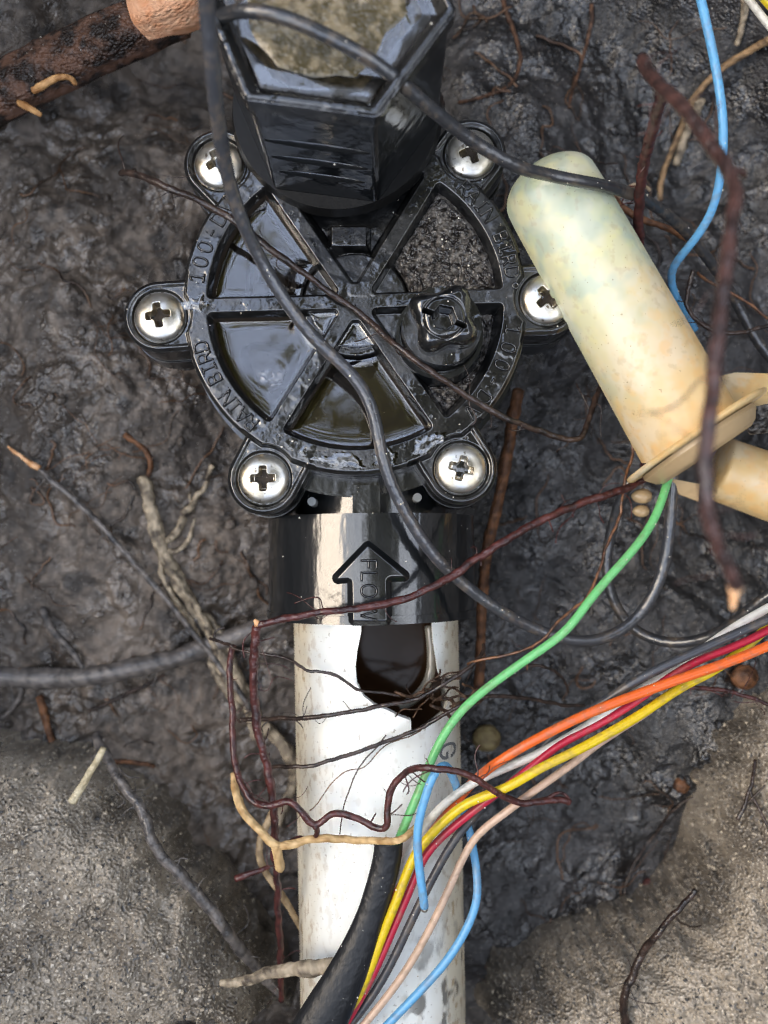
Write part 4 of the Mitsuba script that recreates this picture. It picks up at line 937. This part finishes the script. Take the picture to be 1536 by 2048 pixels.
# loose crumbs of clay
ic1 = trimesh.creation.icosphere(1, 1.0); cv_, cf_ = np.array(ic1.vertices), np.array(ic1.faces); cvs, cfs = [], []
for q in range(2600):
    x, y = rng.uniform(-95, 95), rng.uniform(-112, 132)
    if float(nz(np.array([x, y, 0.0]), 0.05, 91, 2)) < 0.47: continue
    r_ = 0.2 + 1.0 * rng.random() ** 4
    w = cv_ * r_ * rng.uniform(0.6, 1.3, 3)
    w = w * (1 + 0.5 * (nz(w + q, 0.9 / r_, 5, 2) - 0.5))[:, None]
    cvs.append(w + [x, y, float(ground_z(np.array([x]), np.array([y]))[0]) + r_ * 0.2]); cfs.append(cf_ + len(cfs) * len(cv_))
tag(obj('soil_crumbs', trimesh.Trimesh(np.vstack(cvs), np.vstack(cfs), process=False), 'm_ground'), 'loose crumbs of dark clay strewn over the hole', None, None, 'stuff')

# grit on the two rocks
def grit_col(p, n, uv):
    q = p * 1000
    r = cell_rand(q.x * 1.1, q.y * 1.1, q.z * 1.1)
    c = mix((0.16, 0.13, 0.10), (0.48, 0.41, 0.31), r)
    return mix(c, mi.Color3f(0.04, 0.038, 0.036), dr.select(r < 0.22, 1.0, 0.0))
bsdf('m_grit', base_color=mikit.proc(grit_col), roughness=0.38, specular=0.6)
gq, gt, nb = [], [], 0
ico0 = trimesh.creation.icosahedron(); i0v, i0f = np.array(ico0.vertices), np.array(ico0.faces)
for m in ROCKS:
    w = m.area_faces * np.clip(m.face_normals[:, 2], 0, 1) * (m.triangles_center[:, 0] > -100) * (m.triangles_center[:, 0] < 100) * (m.triangles_center[:, 1] > -118)
    f = rng.choice(len(w), 4200, p=w / w.sum())
    for c in m.triangles_center[f]:
        r = 0.14 + 0.42 * rng.random() ** 4
        gq.append(c + i0v * r * rng.uniform(0.6, 1.25, 3)); gt.append(i0f + nb); nb += len(i0v)
tag(obj('grit', trimesh.Trimesh(np.vstack(gq), np.vstack(gt), process=False), 'm_grit', smooth=False), 'loose pale and dark grit on the two sandy rocks', None, None, 'stuff')

# pebbles and leaf bits
def pebble(px, py, z, r, pal, label, cat='pebble', name='pebble', seed=0, sq=0.7):
    m = trimesh.creation.icosphere(3, r); v = np.array(m.vertices)
    v *= (1 + 0.5 * (nz(v, 0.6 / r, seed, 3) - 0.5))[:, None]; v[:, 2] *= sq
    m = trimesh.Trimesh(v + P(px, py, z), m.faces, process=False)
    tag(obj(name, m, 'm_dryroot', color=root_color(m, pal, seed)), label, cat)
pebble(1364, 1570, G(1364, 1570, 0.6)[2], 2.0, RUST, 'rust brown pebble on the clay above the lower right rock', seed=3)
pebble(1395, 1552, G(1395, 1552, 0.6)[2], 1.7, PALE, 'pale pebble next to the rust brown pebble', seed=4)
pebble(1490, 1355, G(1490, 1355, 0.6)[2], 3.0, RUST, 'reddish clod at the right edge under the orange wire', 'clod', 'clod', 6)
pebble(972, 1478, G(972, 1478, 0.8)[2], 3.4, ((0.10, 0.07, 0.03), (0.28, 0.22, 0.10)), 'mottled tan clod in the dark gap right of the pipe', 'clod', 'clod', 8)
pebble(1300, 1770, G(1300, 1770, 0.8)[2], 1.6, RED, 'dark red bud lying in the clay hollow at the lower right', 'bud', 'bud', 9)
pebble(1330, 1785, G(1330, 1785, 0.8)[2], 2.0, RUST, 'brown bud beside the dark red bud in the hollow', 'bud', 'bud', 10)
# root tangle at the pipe hole
tg = []
for q in range(15):
    x0, y0 = 880 + rng.normal(0, 22), 1395 + rng.normal(0, 20)
    a = rng.uniform(-0.9, 0.5) + (math.pi if rng.random() < 0.3 else 0)
    pts = [(x0 + 14 * w * math.cos(a) + rng.normal(0, 4), y0 + 14 * w * math.sin(a) + rng.normal(0, 4), -10 + rng.normal(0, 1.2)) for w in range(5)]
    tg.append(sweep(spline(pts, 0.5), rng.uniform(0.12, 0.38), 6))
tm = join(tg)
tag(obj('root_tangle', tm, 'm_dryroot', color=root_color(tm, ((0.015, 0.009, 0.007), (0.10, 0.055, 0.03)), 3, 0.4)), 'tangle of fine roots caught in the broken edge of the pipe', None, None, 'stuff')

# ------------------------------------------------------------------ sand grains on everything
ico = trimesh.creation.icosahedron(); iv, if_ = np.array(ico.vertices), np.array(ico.faces)
gv, gf_, base = [], [], 0
for m in TOPS:
    m = trimesh.Trimesh(m.vertices, m.faces, process=False)
    area = m.area_faces; up = m.face_normals[:, 2]
    lo = m.bounds
    w = area * np.clip(up - 0.25, 0, 1); tot = w.sum()
    if tot <= 0: continue
    cnt = int(min(220, tot * 0.10 + 6))
    f = rng.choice(len(area), cnt, p=w / tot)
    b = rng.dirichlet((1, 1, 1), cnt)
    c = (m.triangles[f] * b[:, :, None]).sum(1)
    keep = nz(c, 0.12, 77, 2) > 0.42
    for p in c[keep]:
        r = 0.07 + 0.15 * rng.random() ** 3
        gv.append(p + [0, 0, r * 0.4] + iv * r * rng.uniform(0.7, 1.2, 3)); gf_.append(if_ + base); base += len(iv)
tag(obj('sand_grains', trimesh.Trimesh(np.vstack(gv), np.vstack(gf_), process=False), 'm_grain', smooth=False), 'pale sand grains scattered over the valve, pipe and wires', None, None, 'stuff')
